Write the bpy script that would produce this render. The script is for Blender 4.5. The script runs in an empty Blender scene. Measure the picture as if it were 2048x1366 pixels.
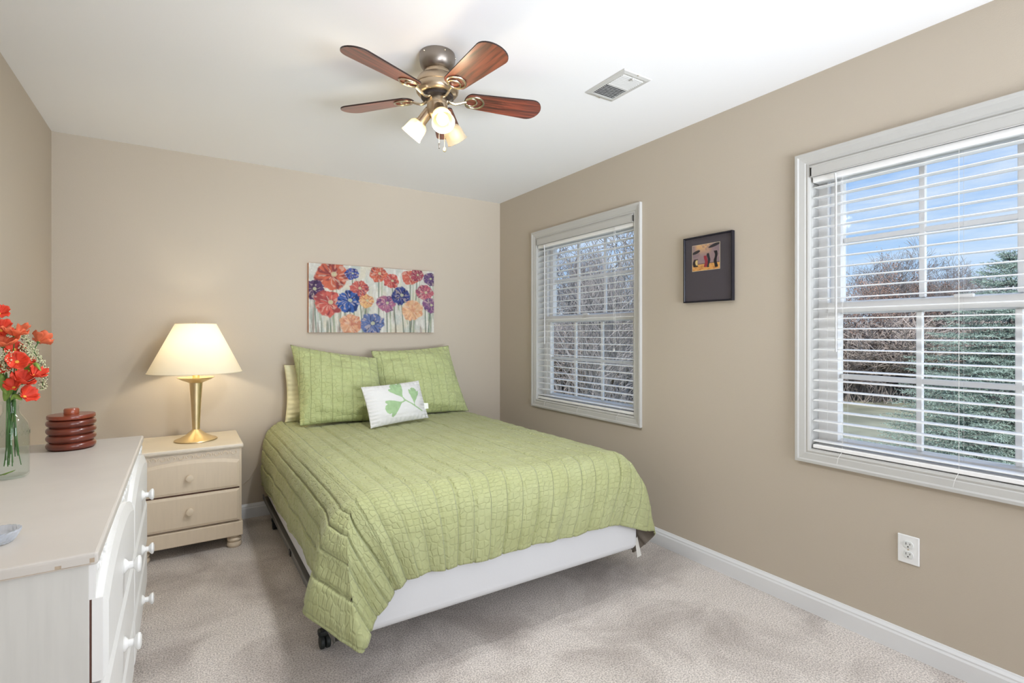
import bpy, math, random
import numpy as np
from math import sin, cos, pi, radians, sqrt, atan2
from mathutils import Vector, Matrix, Euler

# ------------------------------------------------------------------ camera
scene = bpy.context.scene
COL = scene.collection
YAW = radians(32.75)
FPX = 1023.0
CAM = (-2.405, -3.94, 1.263)
cam_d = bpy.data.cameras.new('camera')
cam = bpy.data.objects.new('camera', cam_d)
COL.objects.link(cam)
cam.location = CAM
cam.rotation_euler = (pi/2, 0, -YAW)
cam_d.sensor_width = 36.0
cam_d.lens = 36.0*FPX/2048.0
cam_d.shift_y = -(668-683)/2048.0*-1.0
cam_d.clip_start = 0.05
cam_d.clip_end = 500
scene.camera = cam

def PX(px, py, t):
    """point seen at pixel (px, py) of the 2048x1366 frame at depth t"""
    u = (px-1024)/FPX; v = (668-py)/FPX
    return Vector((CAM[0]+t*(sin(YAW)+u*cos(YAW)), CAM[1]+t*(cos(YAW)-u*sin(YAW)), CAM[2]+t*v))

# ------------------------------------------------------------------ view, world, lights
scene.view_settings.view_transform = 'Standard'
scene.view_settings.look = 'None'
scene.view_settings.exposure = -0.04
scene.view_settings.gamma = 1.0
scene.view_settings.use_curve_mapping = False

def srgb(r, g, b):
    f = lambda c: (c/255/12.92) if c/255 <= 0.04045 else ((c/255+0.055)/1.055)**2.4
    return (f(r), f(g), f(b), 1.0)

world = bpy.data.worlds.new('world'); scene.world = world
world.use_nodes = True
nt = world.node_tree; nt.nodes.clear()
tc = nt.nodes.new('ShaderNodeTexCoord')
sep = nt.nodes.new('ShaderNodeSeparateXYZ'); nt.links.new(tc.outputs['Generated'], sep.inputs[0])
ramp = nt.nodes.new('ShaderNodeValToRGB'); nt.links.new(sep.outputs['Z'], ramp.inputs[0])
ramp.color_ramp.elements[0].position = 0.0; ramp.color_ramp.elements[0].color = srgb(202, 222, 242)
ramp.color_ramp.elements[1].position = 0.32; ramp.color_ramp.elements[1].color = srgb(128, 176, 238)
e = ramp.color_ramp.elements.new(0.12); e.color = srgb(172, 206, 244)
e = ramp.color_ramp.elements.new(0.9); e.color = srgb(90, 140, 215)
mp = nt.nodes.new('ShaderNodeMapping'); nt.links.new(tc.outputs['Generated'], mp.inputs[0]); mp.inputs['Scale'].default_value = (1.6, 1.6, 9.0)
nz = nt.nodes.new('ShaderNodeTexNoise'); nt.links.new(mp.outputs[0], nz.inputs['Vector'])
nz.inputs['Scale'].default_value = 2.2; nz.inputs['Detail'].default_value = 6; nz.inputs['Roughness'].default_value = 0.62
cr = nt.nodes.new('ShaderNodeValToRGB'); nt.links.new(nz.outputs[0], cr.inputs[0])
cr.color_ramp.elements[0].position = 0.44; cr.color_ramp.elements[0].color = (0, 0, 0, 1)
cr.color_ramp.elements[1].position = 0.74; cr.color_ramp.elements[1].color = (0.75, 0.75, 0.75, 1)
mx = nt.nodes.new('ShaderNodeMixRGB'); nt.links.new(cr.outputs[0], mx.inputs[0]); nt.links.new(ramp.outputs[0], mx.inputs[1]); mx.inputs[2].default_value = srgb(236, 243, 250)
bg = nt.nodes.new('ShaderNodeBackground'); nt.links.new(mx.outputs[0], bg.inputs[0]); bg.inputs[1].default_value = 1.15
wo = nt.nodes.new('ShaderNodeOutputWorld'); nt.links.new(bg.outputs[0], wo.inputs[0])

def light(name, kind, loc, rot, energy, color=(1, 1, 1), **kw):
    d = bpy.data.lights.new(name, kind); d.energy = energy; d.color = color
    for k, v in kw.items(): setattr(d, k, v)
    o = bpy.data.objects.new(name, d); COL.objects.link(o); o.location = loc; o.rotation_euler = rot
    return o

# the sun stands over the far side of the house: it lights the trees, not the room
light('sun', 'SUN', (-10, -10, 20), (0, radians(-50), radians(20)), 5.0, (1.0, 0.96, 0.90), angle=radians(2))
# daylight gathered at the two windows
for (yc, zc) in ((-1.109, 1.38), (-3.245, 1.38)):
    p = light('window_daylight', 'AREA', (0.16, yc, zc), (0, radians(90), 0), 1.0, shape='RECTANGLE', size=1.30, size_y=1.06)
    p.data.cycles.is_portal = True
# unseen fill lamps added behind the camera to brighten the room evenly
def area(name, loc, target, energy, color, sx, sy, spread=180):
    d = Vector(target)-Vector(loc)
    return light(name, 'AREA', loc, d.to_track_quat('-Z', 'Y').to_euler(), energy, color, shape='RECTANGLE', size=sx, size_y=sy, spread=radians(spread))
area('bounce_fill', (-1.4, -5.6, 0.7), (-0.9, -1.3, 2.55), 22, (0.90, 0.97, 1.06), 1.6, 0.7, 60)  # added fill, aimed up towards the far ceiling
area('ceiling_fill', (-1.5, -4.9, 1.55), (-1.5, -4.7, 2.44), 10, (0.91, 0.97, 1.06), 2.6, 1.4)  # added fill facing up, no lamp hangs here
area('rear_fill', (-1.2, -6.8, 1.5), (-1.9, -0.5, 1.2), 27, (0.91, 0.97, 1.06), 1.6, 1.8, 130)  # added fill from the rear end of the room
area('side_fill', (-0.06, -4.7, 1.5), (-3.0, -1.2, 1.5), 56, (0.90, 0.97, 1.08), 1.1, 1.3)  # added fill from the right, lifts the left wall

# ------------------------------------------------------------------ helpers
MATS = {}
def mat(name, rgb, rough=0.6, metal=0.0, var=0.0, vscale=8.0, bump=0.0, bscale=60.0, spec=0.5, sheen=0.0, coat=0.0,
        vcol=None, transmission=0.0, sub=0.0, emis=None, estr=0.0):
    if name in MATS: return MATS[name]
    m = bpy.data.materials.new(name); m.use_nodes = True
    t = m.node_tree; b = t.nodes['Principled BSDF']
    c = vcol or srgb(*rgb)
    b.inputs['Base Color'].default_value = c
    b.inputs['Roughness'].default_value = rough
    b.inputs['Metallic'].default_value = metal
    b.inputs['Specular IOR Level'].default_value = spec
    b.inputs['Sheen Weight'].default_value = sheen
    b.inputs['Coat Weight'].default_value = coat
    b.inputs['Coat Roughness'].default_value = 0.15
    b.inputs['Transmission Weight'].default_value = transmission
    if emis:
        b.inputs['Emission Color'].default_value = srgb(*emis); b.inputs['Emission Strength'].default_value = estr
    if var or bump:
        co = t.nodes.new('ShaderNodeTexCoord')
    if var:
        n = t.nodes.new('ShaderNodeTexNoise'); n.inputs['Scale'].default_value = vscale; n.inputs['Detail'].default_value = 4
        t.links.new(co.outputs['Object'], n.inputs['Vector'])
        r = t.nodes.new('ShaderNodeValToRGB'); t.links.new(n.outputs[0], r.inputs[0])
        r.color_ramp.elements[0].position = 0.3; r.color_ramp.elements[1].position = 0.7
        r.color_ramp.elements[0].color = tuple(max(0, x*(1-var)) for x in c[:3])+(1,)
        r.color_ramp.elements[1].color = tuple(min(1, x*(1+var)) for x in c[:3])+(1,)
        t.links.new(r.outputs[0], b.inputs['Base Color'])
    if bump:
        n = t.nodes.new('ShaderNodeTexNoise'); n.inputs['Scale'].default_value = bscale; n.inputs['Detail'].default_value = 3
        t.links.new(co.outputs['Object'], n.inputs['Vector'])
        bp = t.nodes.new('ShaderNodeBump'); bp.inputs['Strength'].default_value = bump; bp.inputs['Distance'].default_value = 0.004
        t.links.new(n.outputs[0], bp.inputs['Height']); t.links.new(bp.outputs[0], b.inputs['Normal'])
    MATS[name] = m
    return m

class MB:
    """collects shapes, then becomes ONE mesh object"""
    def __init__(s): s.v = []; s.f = []; s.uv = None
    def add(s, vs, fs):
        n = len(s.v); s.v += [tuple(p) for p in vs]; s.f += [tuple(i+n for i in f) for f in fs]; return s
    def box(s, x0, x1, y0, y1, z0, z1, M=None):
        vs = [Vector((x, y, z)) for x in (x0, x1) for y in (y0, y1) for z in (z0, z1)]
        if M is not None: vs = [M @ p for p in vs]
        return s.add(vs, [(0, 1, 3, 2), (4, 6, 7, 5), (0, 4, 5, 1), (2, 3, 7, 6), (0, 2, 6, 4), (1, 5, 7, 3)])
    def tube(s, pts, r, n=8, cap=True, flat=None):
        pts = [Vector(p) for p in pts]
        rs = r if isinstance(r, (list, tuple)) else [r]*len(pts)
        vs = []; up = None
        for i, p in enumerate(pts):
            d = (pts[min(i+1, len(pts)-1)]-pts[max(i-1, 0)])
            d = d.normalized() if d.length > 1e-9 else Vector((0, 0, 1))
            if up is None: up = d.orthogonal().normalized()
            up = (up - d*up.dot(d))
            up = up.normalized() if up.length > 1e-6 else d.orthogonal().normalized()
            w = d.cross(up)
            for k in range(n):
                a = 2*pi*k/n
                vs.append(p + (up*cos(a)+w*sin(a))*rs[i])
        fs = []
        for i in range(len(pts)-1):
            for k in range(n):
                a = i*n+k; b = i*n+(k+1) % n
                fs.append((a, b, b+n, a+n))
        if cap:
            fs.append(tuple(range(n-1, -1, -1))); fs.append(tuple((len(pts)-1)*n+k for k in range(n)))
        return s.add(vs, fs)
    def lathe(s, prof, c=(0, 0, 0), n=32, M=None, sx=1.0, sy=1.0):
        vs = []; fs = []; m = len(prof)
        for k in range(n):
            a = 2*pi*k/n
            for (r, z) in prof: vs.append(Vector((r*cos(a)*sx, r*sin(a)*sy, z)))
        c = Vector(c)
        vs = [(M @ p if M is not None else p)+c for p in vs]
        for k in range(n):
            k2 = (k+1) % n
            for i in range(m-1):
                fs.append((k*m+i, k2*m+i, k2*m+i+1, k*m+i+1))
        if prof[0][0] > 1e-6: fs.append(tuple(k*m for k in range(n-1, -1, -1)))
        if prof[-1][0] > 1e-6: fs.append(tuple(k*m+m-1 for k in range(n)))
        return s.add(vs, fs)
    def lathe_open(s, prof, c=(0, 0, 0), n=32, M=None):
        t = MB().lathe(prof, c, n, M)
        t.f = [f for f in t.f if len(f) == 4]
        return s.add(t.v, t.f)
    def prism(s, poly, h0, h1, M=None, axis='z'):
        n = len(poly)
        def mk(a, b, h): return {'z': Vector((a, b, h)), 'x': Vector((h, a, b)), 'y': Vector((a, h, b))}[axis]
        vs = [mk(a, b, h0) for a, b in poly]+[mk(a, b, h1) for a, b in poly]
        if M is not None: vs = [M @ p for p in vs]
        fs = [tuple(range(n-1, -1, -1)), tuple(range(n, 2*n))]+[(i, (i+1) % n, (i+1) % n+n, i+n) for i in range(n)]
        return s.add(vs, fs)
    def torus(s, R, r, c=(0, 0, 0), n=32, m=8, M=None, sx=1, sy=1, sz=1):
        vs = []; c = Vector(c)
        for i in range(n):
            a = 2*pi*i/n
            for j in range(m):
                b = 2*pi*j/m
                p = Vector(((R+r*cos(b))*cos(a)*sx, (R+r*cos(b))*sin(a)*sy, r*sin(b)*sz))
                vs.append((M @ p if M is not None else p)+c)
        return s.add(vs, [(i*m+j, ((i+1) % n)*m+j, ((i+1) % n)*m+(j+1) % m, i*m+(j+1) % m) for i in range(n) for j in range(m)])
    def loop_frame(s, P, a0, a1, b0, b1, prof):
        """mitred rectangular frame; prof = closed list of (outward offset, height); P(a, b, h) gives the world point"""
        m = len(prof); vs = []
        for (sa, sb) in ((-1, -1), (1, -1), (1, 1), (-1, 1)):
            for (o, h) in prof:
                vs.append(P((a0-o) if sa < 0 else (a1+o), (b0-o) if sb < 0 else (b1+o), h))
        return s.add(vs, [(i*m+j, ((i+1) % 4)*m+j, ((i+1) % 4)*m+(j+1) % m, i*m+(j+1) % m) for i in range(4) for j in range(m)])

def wloc(o):
    p = Vector((0, 0, 0))
    while o is not None: p = p+o.location; o = o.parent
    return p

def part(name, mb, material, parent=None, loc=None, smooth=True, bevel=0.0, seg=2, label=None, sub=0, solid=0.0, angle=35, weld=False, keep=False):
    if loc is not None: off = Vector(loc)
    elif parent is not None: off = wloc(parent)
    else: off = Vector((0, 0, 0))
    me = bpy.data.meshes.new(name)
    me.from_pydata([(x-off.x, y-off.y, z-off.z) for x, y, z in mb.v], [], mb.f)
    if mb.uv is not None:
        ul = me.uv_layers.new(name='UVMap')
        li = np.empty(len(me.loops), dtype=np.int32); me.loops.foreach_get('vertex_index', li)
        ul.data.foreach_set('uv', np.asarray(mb.uv, dtype=np.float32)[li].ravel())
    me.update()
    o = bpy.data.objects.new(name, me); COL.objects.link(o)
    if parent is not None: o.parent = parent
    else: o.location = off
    if material is not None: me.materials.append(material)
    import bmesh
    bm = bmesh.new(); bm.from_mesh(me)
    if weld: bmesh.ops.remove_doubles(bm, verts=bm.verts, dist=1e-5)
    if not keep: bmesh.ops.recalc_face_normals(bm, faces=bm.faces)
    bm.to_mesh(me); bm.free()
    if smooth:
        me.polygons.foreach_set('use_smooth', [True]*len(me.polygons))
        try: me.set_sharp_from_angle(angle=radians(angle))
        except Exception: pass
    if solid:
        md = o.modifiers.new('solid', 'SOLIDIFY'); md.thickness = solid; md.offset = 0
    if bevel:
        md = o.modifiers.new('bevel', 'BEVEL'); md.width = bevel; md.segments = seg; md.limit_method = 'ANGLE'; md.angle_limit = radians(40)
        md.harden_normals = False
    if sub:
        md = o.modifiers.new('sub', 'SUBSURF'); md.levels = sub; md.render_levels = sub
    if label: o['label'] = label
    return o

def thing(name, label, cat, loc, group=None):
    o = bpy.data.objects.new(name, None); COL.objects.link(o); o.location = loc
    o['label'] = label; o['category'] = cat
    if group: o['group'] = group
    return o
def tag(o, label, cat, group=None, kind=None):
    o['label'] = label; o['category'] = cat
    if group: o['group'] = group
    if kind: o['kind'] = kind
    return o
def struct(o): o['kind'] = 'structure'; return o

# numpy value noise
def _hash(ix, iy, seed):
    h = (ix.astype(np.int64)*374761393 + iy.astype(np.int64)*668265263 + seed*974634777) & 0xffffffff
    h = ((h ^ (h >> 13))*1274126177) & 0xffffffff
    return ((h ^ (h >> 16)) & 0xffff)/65535.0
def vnoise(x, y, seed=0):
    x = np.asarray(x, float); y = np.asarray(y, float)
    ix = np.floor(x); iy = np.floor(y); fx = x-ix; fy = y-iy
    fx = fx*fx*(3-2*fx); fy = fy*fy*(3-2*fy)
    a = _hash(ix, iy, seed); b = _hash(ix+1, iy, seed); c = _hash(ix, iy+1, seed); d = _hash(ix+1, iy+1, seed)
    return (a*(1-fx)+b*fx)*(1-fy)+(c*(1-fx)+d*fx)*fy
def fbm(x, y, seed=0, o=4):
    s = 0; a = 0.5
    for i in range(o): s = s+a*vnoise(x*2**i, y*2**i, seed+i*17); a *= 0.5
    return s
def sm(a, b, x): t = np.clip((x-a)/(b-a), 0, 1); return t*t*(3-2*t)

# ------------------------------------------------------------------ materials
def wall_paint():
    m = mat('beige_wall_paint', (192, 181, 165), 0.75, bump=0.12, bscale=220, spec=0.25); return m
M_wall = wall_paint()
M_ceil = mat('ceiling_paint', (240, 240, 241), 0.9, spec=0.1, bump=0.05, bscale=150)
M_trim = mat('white_trim_paint', (194, 193, 189), 0.35, spec=0.4)
M_vinyl = mat('white_vinyl', (246, 245, 243), 0.35, spec=0.4)
M_slat = mat('white_slat', (248, 248, 247), 0.3, spec=0.4)
M_base = mat('baseboard_paint', (226, 227, 228), 0.35, spec=0.4)
M_cord = mat('white_cord', (225, 224, 220), 0.8)
M_plate = mat('outlet_plastic', (238, 239, 238), 0.3)
M_face = mat('outlet_face', (222, 224, 222), 0.35)
M_dark = mat('dark_slot', (40, 38, 36), 0.6)
M_blackmetal = mat('black_metal', (42, 42, 44), 0.45, metal=0.6)
M_railmetal = mat('dark_grey_rail', (124, 122, 118), 0.5, metal=0.5)
M_rubber = mat('black_rubber', (26, 30, 28), 0.6)
M_wood_cherry = None

def cherry():
    m = bpy.data.materials.new('cherry_blade'); m.use_nodes = True; t = m.node_tree; b = t.nodes['Principled BSDF']
    co = t.nodes.new('ShaderNodeTexCoord'); mp = t.nodes.new('ShaderNodeMapping'); mp.inputs['Scale'].default_value = (1.5, 22, 5)
    t.links.new(co.outputs['UV'], mp.inputs[0])
    n = t.nodes.new('ShaderNodeTexNoise'); n.inputs['Scale'].default_value = 3; n.inputs['Detail'].default_value = 6; n.inputs['Distortion'].default_value = 0.6
    t.links.new(mp.outputs[0], n.inputs['Vector'])
    r = t.nodes.new('ShaderNodeValToRGB'); t.links.new(n.outputs[0], r.inputs[0])
    r.color_ramp.elements[0].position = 0.34; r.color_ramp.elements[0].color = srgb(58, 24, 20)
    r.color_ramp.elements[1].position = 0.66; r.color_ramp.elements[1].color = srgb(150, 72, 50)
    t.links.new(r.outputs[0], b.inputs['Base Color'])
    b.inputs['Roughness'].default_value = 0.42; b.inputs['Coat Weight'].default_value = 1.0; b.inputs['Coat Roughness'].default_value = 0.3; b.inputs['Coat IOR'].default_value = 1.7
    return m
M_blade = cherry()
M_nickel = mat('brushed_nickel', (190, 172, 148), 0.32, metal=1.0, var=0.05, vscale=30)
M_nickel2 = mat('polished_nickel', (215, 205, 185), 0.2, metal=1.0)
M_bulb = mat('lit_bulb', (255, 240, 205), 0.4, emis=(255, 240, 205), estr=2.5)
M_bulb_off = mat('unlit_bulb', (235, 232, 225), 0.3)
M_brass = mat('satin_brass', (232, 212, 170), 0.36, metal=1.0, var=0.04, vscale=20)

def thin_glass(name, tint=(1, 1, 1), refl=0.08, haze=0.0, hz=(255, 244, 220)):
    m = bpy.data.materials.new(name); m.use_nodes = True; t = m.node_tree; t.nodes.clear()
    tr = t.nodes.new('ShaderNodeBsdfTransparent'); tr.inputs[0].default_value = tint+(1,)
    gl = t.nodes.new('ShaderNodeBsdfGlossy'); gl.inputs['Roughness'].default_value = 0.03
    fr = t.nodes.new('ShaderNodeFresnel'); fr.inputs[0].default_value = 1.45
    mu = t.nodes.new('ShaderNodeMath'); mu.operation = 'MULTIPLY'; mu.inputs[1].default_value = refl*10; mu.use_clamp = True
    t.links.new(fr.outputs[0], mu.inputs[0])
    ge = t.nodes.new('ShaderNodeNewGeometry'); iv = t.nodes.new('ShaderNodeMath'); iv.operation = 'SUBTRACT'; iv.inputs[0].default_value = 1.0
    t.links.new(ge.outputs['Backfacing'], iv.inputs[1]); mf = t.nodes.new('ShaderNodeMath'); mf.operation = 'MULTIPLY'
    t.links.new(mu.outputs[0], mf.inputs[0]); t.links.new(iv.outputs[0], mf.inputs[1]); mu = mf
    m1 = t.nodes.new('ShaderNodeMixShader'); t.links.new(mu.outputs[0], m1.inputs[0]); t.links.new(tr.outputs[0], m1.inputs[1]); t.links.new(gl.outputs[0], m1.inputs[2])
    out = t.nodes.new('ShaderNodeOutputMaterial')
    if haze:
        df = t.nodes.new('ShaderNodeBsdfDiffuse'); df.inputs[0].default_value = srgb(*hz)
        tl = t.nodes.new('ShaderNodeBsdfTranslucent'); tl.inputs[0].default_value = srgb(*hz)
        a = t.nodes.new('ShaderNodeMixShader'); a.inputs[0].default_value = 0.6; t.links.new(df.outputs[0], a.inputs[1]); t.links.new(tl.outputs[0], a.inputs[2])
        m2 = t.nodes.new('ShaderNodeMixShader'); m2.inputs[0].default_value = haze
        t.links.new(m1.outputs[0], m2.inputs[1]); t.links.new(a.outputs[0], m2.inputs[2]); t.links.new(m2.outputs[0], out.inputs[0])
    else:
        t.links.new(m1.outputs[0], out.inputs[0])
    return m
M_pane = thin_glass('window_glass', (0.97, 0.98, 0.98), 0.03)
M_shadeglass = thin_glass('frosted_shade_glass', (1, 0.98, 0.93), 0.08, haze=0.34)
M_jar = thin_glass('clear_jar_glass', (0.95, 0.975, 0.965), 0.10)
M_crystal = mat('cut_crystal', (235, 240, 248), 0.06, transmission=0.7, bump=0.0)

def shade_fabric():
    m = bpy.data.materials.new('cream_shade_fabric'); m.use_nodes = True; t = m.node_tree; t.nodes.clear()
    df = t.nodes.new('ShaderNodeBsdfDiffuse'); df.inputs[0].default_value = srgb(232, 224, 204)
    tl = t.nodes.new('ShaderNodeBsdfTranslucent'); tl.inputs[0].default_value = srgb(246, 236, 212)
    a = t.nodes.new('ShaderNodeMixShader'); a.inputs[0].default_value = 0.20
    t.links.new(df.outputs[0], a.inputs[1]); t.links.new(tl.outputs[0], a.inputs[2])
    out = t.nodes.new('ShaderNodeOutputMaterial'); t.links.new(a.outputs[0], out.inputs[0]); return m
M_shade = shade_fabric()

def carpet():
    m = bpy.data.materials.new('grey_beige_carpet'); m.use_nodes = True; t = m.node_tree; b = t.nodes['Principled BSDF']
    co = t.nodes.new('ShaderNodeTexCoord')
    n1 = t.nodes.new('ShaderNodeTexNoise'); n1.inputs['Scale'].default_value = 2.3; n1.inputs['Detail'].default_value = 5; n1.inputs['Roughness'].default_value = 0.6; n1.inputs['Distortion'].default_value = 0.5
    t.links.new(co.outputs['Object'], n1.inputs['Vector'])
    r1 = t.nodes.new('ShaderNodeValToRGB'); t.links.new(n1.outputs[0], r1.inputs[0])
    r1.color_ramp.elements[0].position = 0.36; r1.color_ramp.elements[0].color = srgb(196, 186, 178)
    r1.color_ramp.elements[1].position = 0.56; r1.color_ramp.elements[1].color = srgb(233, 224, 216)
    n2 = t.nodes.new('ShaderNodeTexNoise'); n2.inputs['Scale'].default_value = 170; n2.inputs['Detail'].default_value = 3
    t.links.new(co.outputs['Object'], n2.inputs['Vector'])
    r2 = t.nodes.new('ShaderNodeValToRGB'); t.links.new(n2.outputs[0], r2.inputs[0])
    r2.color_ramp.elements[0].position = 0.35; r2.color_ramp.elements[0].color = (0.50, 0.49, 0.48, 1)
    r2.color_ramp.elements[1].position = 0.62; r2.color_ramp.elements[1].color = (1, 1, 1, 1)
    mx = t.nodes.new('ShaderNodeMixRGB'); mx.blend_type = 'MULTIPLY'; mx.inputs[0].default_value = 1.0
    t.links.new(r1.outputs[0], mx.inputs[1]); t.links.new(r2.outputs[0], mx.inputs[2]); t.links.new(mx.outputs[0], b.inputs['Base Color'])
    b.inputs['Roughness'].default_value = 1.0; b.inputs['Specular IOR Level'].default_value = 0.05; b.inputs['Sheen Weight'].default_value = 0.15
    bp = t.nodes.new('ShaderNodeBump'); bp.inputs['Strength'].default_value = 0.8; bp.inputs['Distance'].default_value = 0.006
    t.links.new(n2.outputs[0], bp.inputs['Height']); t.links.new(bp.outputs[0], b.inputs['Normal'])
    return m
M_carpet = carpet()

def worn_white(name, rgb, streak=0.05):
    """painted furniture: faint streaks of brush and wear in the paint"""
    m = bpy.data.materials.new(name); m.use_nodes = True; t = m.node_tree; b = t.nodes['Principled BSDF']
    co = t.nodes.new('ShaderNodeTexCoord'); mp = t.nodes.new('ShaderNodeMapping'); mp.inputs['Scale'].default_value = (30, 30, 2.5)
    t.links.new(co.outputs['Object'], mp.inputs[0])
    n = t.nodes.new('ShaderNodeTexNoise'); n.inputs['Scale'].default_value = 2.5; n.inputs['Detail'].default_value = 4; t.links.new(mp.outputs[0], n.inputs['Vector'])
    r = t.nodes.new('ShaderNodeValToRGB'); t.links.new(n.outputs[0], r.inputs[0]); c = srgb(*rgb)
    r.color_ramp.elements[0].position = 0.3; r.color_ramp.elements[0].color = tuple(x*(1-streak) for x in c[:3])+(1,)
    r.color_ramp.elements[1].position = 0.6; r.color_ramp.elements[1].color = c
    t.links.new(r.outputs[0], b.inputs['Base Color']); b.inputs['Roughness'].default_value = 0.42; b.inputs['Specular IOR Level'].default_value = 0.4
    return m
M_dress_body = worn_white('whitewashed_side', (206, 204, 198))
M_dress_top = mat('greige_top', (203, 197, 189), 0.38, var=0.035, vscale=5, spec=0.4)
M_dress_draw = worn_white('white_drawer_paint', (232, 231, 228), 0.02)
M_wornedge = mat('worn_edge', (200, 186, 165), 0.45, var=0.16, vscale=18)
M_ns = worn_white('cream_paint', (226, 209, 184), 0.04)
M_ns_top = mat('cream_top', (228, 218, 200), 0.42, var=0.03, vscale=7)
M_gap = mat('dark_brown_gap', (96, 62, 50), 0.7)

def green_fabric(name, c0, c1, seam=11.6, pebble=31, bumps=0.62, uvmap=True):
    m = bpy.data.materials.new(name); m.use_nodes = True; t = m.node_tree; b = t.nodes['Principled BSDF']
    uv = t.nodes.new('ShaderNodeTexCoord')
    nd = t.nodes.new('ShaderNodeTexNoise'); nd.inputs['Scale'].default_value = 7; nd.inputs['Detail'].default_value = 3; t.links.new(uv.outputs['UV'], nd.inputs['Vector'])
    # warp the pattern slightly, as hand quilting does
    sc = t.nodes.new('ShaderNodeVectorMath'); sc.operation = 'SCALE'; sc.inputs['Scale'].default_value = 0.012; t.links.new(nd.outputs['Color'], sc.inputs[0])
    ad = t.nodes.new('ShaderNodeVectorMath'); ad.operation = 'ADD'; t.links.new(uv.outputs['UV'], ad.inputs[0]); t.links.new(sc.outputs[0], ad.inputs[1])
    sp = t.nodes.new('ShaderNodeSeparateXYZ'); t.links.new(ad.outputs[0], sp.inputs[0])
    mul = t.nodes.new('ShaderNodeMath'); mul.operation = 'MULTIPLY'; mul.inputs[1].default_value = seam; t.links.new(sp.outputs['X'], mul.inputs[0])
    fr = t.nodes.new('ShaderNodeMath'); fr.operation = 'FRACT'; t.links.new(mul.outputs[0], fr.inputs[0])
    pp = t.nodes.new('ShaderNodeMath'); pp.operation = 'PINGPONG'; pp.inputs[1].default_value = 0.5; t.links.new(fr.outputs[0], pp.inputs[0])
    sr = t.nodes.new('ShaderNodeMapRange'); sr.interpolation_type = 'SMOOTHSTEP'; sr.inputs['From Min'].default_value = 0.0; sr.inputs['From Max'].default_value = 0.06
    t.links.new(pp.outputs[0], sr.inputs['Value'])
    mp = t.nodes.new('ShaderNodeMapping'); mp.inputs['Scale'].default_value = (pebble, pebble*1.25, 1); t.links.new(ad.outputs[0], mp.inputs[0])
    vo = t.nodes.new('ShaderNodeTexVoronoi'); vo.feature = 'DISTANCE_TO_EDGE'; vo.inputs['Scale'].default_value = 1.0; vo.inputs['Randomness'].default_value = 0.55
    t.links.new(mp.outputs[0], vo.inputs['Vector'])
    vr = t.nodes.new('ShaderNodeMapRange'); vr.interpolation_type = 'SMOOTHSTEP'; vr.inputs['From Max'].default_value = 0.16; t.links.new(vo.outputs['Distance'], vr.inputs['Value'])
    a1 = t.nodes.new('ShaderNodeMath'); a1.operation = 'MULTIPLY_ADD'; a1.inputs[1].default_value = 0.45; t.links.new(vr.outputs[0], a1.inputs[0]); t.links.new(sr.outputs[0], a1.inputs[2])
    nf = t.nodes.new('ShaderNodeTexNoise'); nf.inputs['Scale'].default_value = 60; nf.inputs['Detail'].default_value = 3; t.links.new(uv.outputs['UV'], nf.inputs['Vector'])
    a2 = t.nodes.new('ShaderNodeMath'); a2.operation = 'MULTIPLY_ADD'; a2.inputs[1].default_value = 0.5; t.links.new(nf.outputs[0], a2.inputs[0]); t.links.new(a1.outputs[0], a2.inputs[2])
    bp = t.nodes.new('ShaderNodeBump'); bp.inputs['Strength'].default_value = bumps; bp.inputs['Distance'].default_value = 0.009
    t.links.new(a2.outputs[0], bp.inputs['Height']); t.links.new(bp.outputs[0], b.inputs['Normal'])
    r = t.nodes.new('ShaderNodeMixRGB'); r.inputs[1].default_value = srgb(*c0); r.inputs[2].default_value = srgb(*c1); t.links.new(nd.outputs[0], r.inputs[0])
    t.links.new(r.outputs[0], b.inputs['Base Color'])
    b.inputs['Roughness'].default_value = 0.85; b.inputs['Specular IOR Level'].default_value = 0.15; b.inputs['Sheen Weight'].default_value = 0.15; b.inputs['Sheen Roughness'].default_value = 0.4
    return m
M_quilt = green_fabric('green_quilt', (162, 165, 114), (177, 181, 138))
M_lining = mat('grey_brown_lining', (124, 114, 102), 0.9, bump=0.2, bscale=200)
M_sham = green_fabric('green_sham', (172, 181, 124), (187, 194, 144), seam=15, pebble=30, bumps=0.6)
M_cream = mat('pale_yellow_cotton', (226, 222, 184), 0.9, bump=0.1, bscale=60)
M_sheet = mat('white_box_spring_cloth', (214, 214, 215), 0.9, bump=0.08, bscale=40)

def attr_mat(name, rough=0.8, bump=0.0, bscale=300, coat=0.0):
    m = bpy.data.materials.new(name); m.use_nodes = True; t = m.node_tree; b = t.nodes['Principled BSDF']
    a = t.nodes.new('ShaderNodeVertexColor'); a.layer_name = 'Col'; t.links.new(a.outputs[0], b.inputs['Base Color'])
    b.inputs['Roughness'].default_value = rough; b.inputs['Specular IOR Level'].default_value = 0.2; b.inputs['Coat Weight'].default_value = coat
    if bump:
        co = t.nodes.new('ShaderNodeTexCoord'); n = t.nodes.new('ShaderNodeTexNoise'); n.inputs['Scale'].default_value = bscale
        t.links.new(co.outputs['Object'], n.inputs['Vector']); bp = t.nodes.new('ShaderNodeBump'); bp.inputs['Strength'].default_value = bump; bp.inputs['Distance'].default_value = 0.002
        t.links.new(n.outputs[0], bp.inputs['Height']); t.links.new(bp.outputs[0], b.inputs['Normal'])
    return m
def set_col(o, cols):
    ca = o.data.color_attributes.new('Col', 'FLOAT_COLOR', 'POINT')
    c = np.ones((len(o.data.vertices), 4), np.float32); c[:, :3] = cols
    ca.data.foreach_set('color', c.ravel())
def lin(c):
    c = np.asarray(c, float)/255.0
    return np.where(c <= 0.04045, c/12.92, ((c+0.055)/1.055)**2.4)

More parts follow.
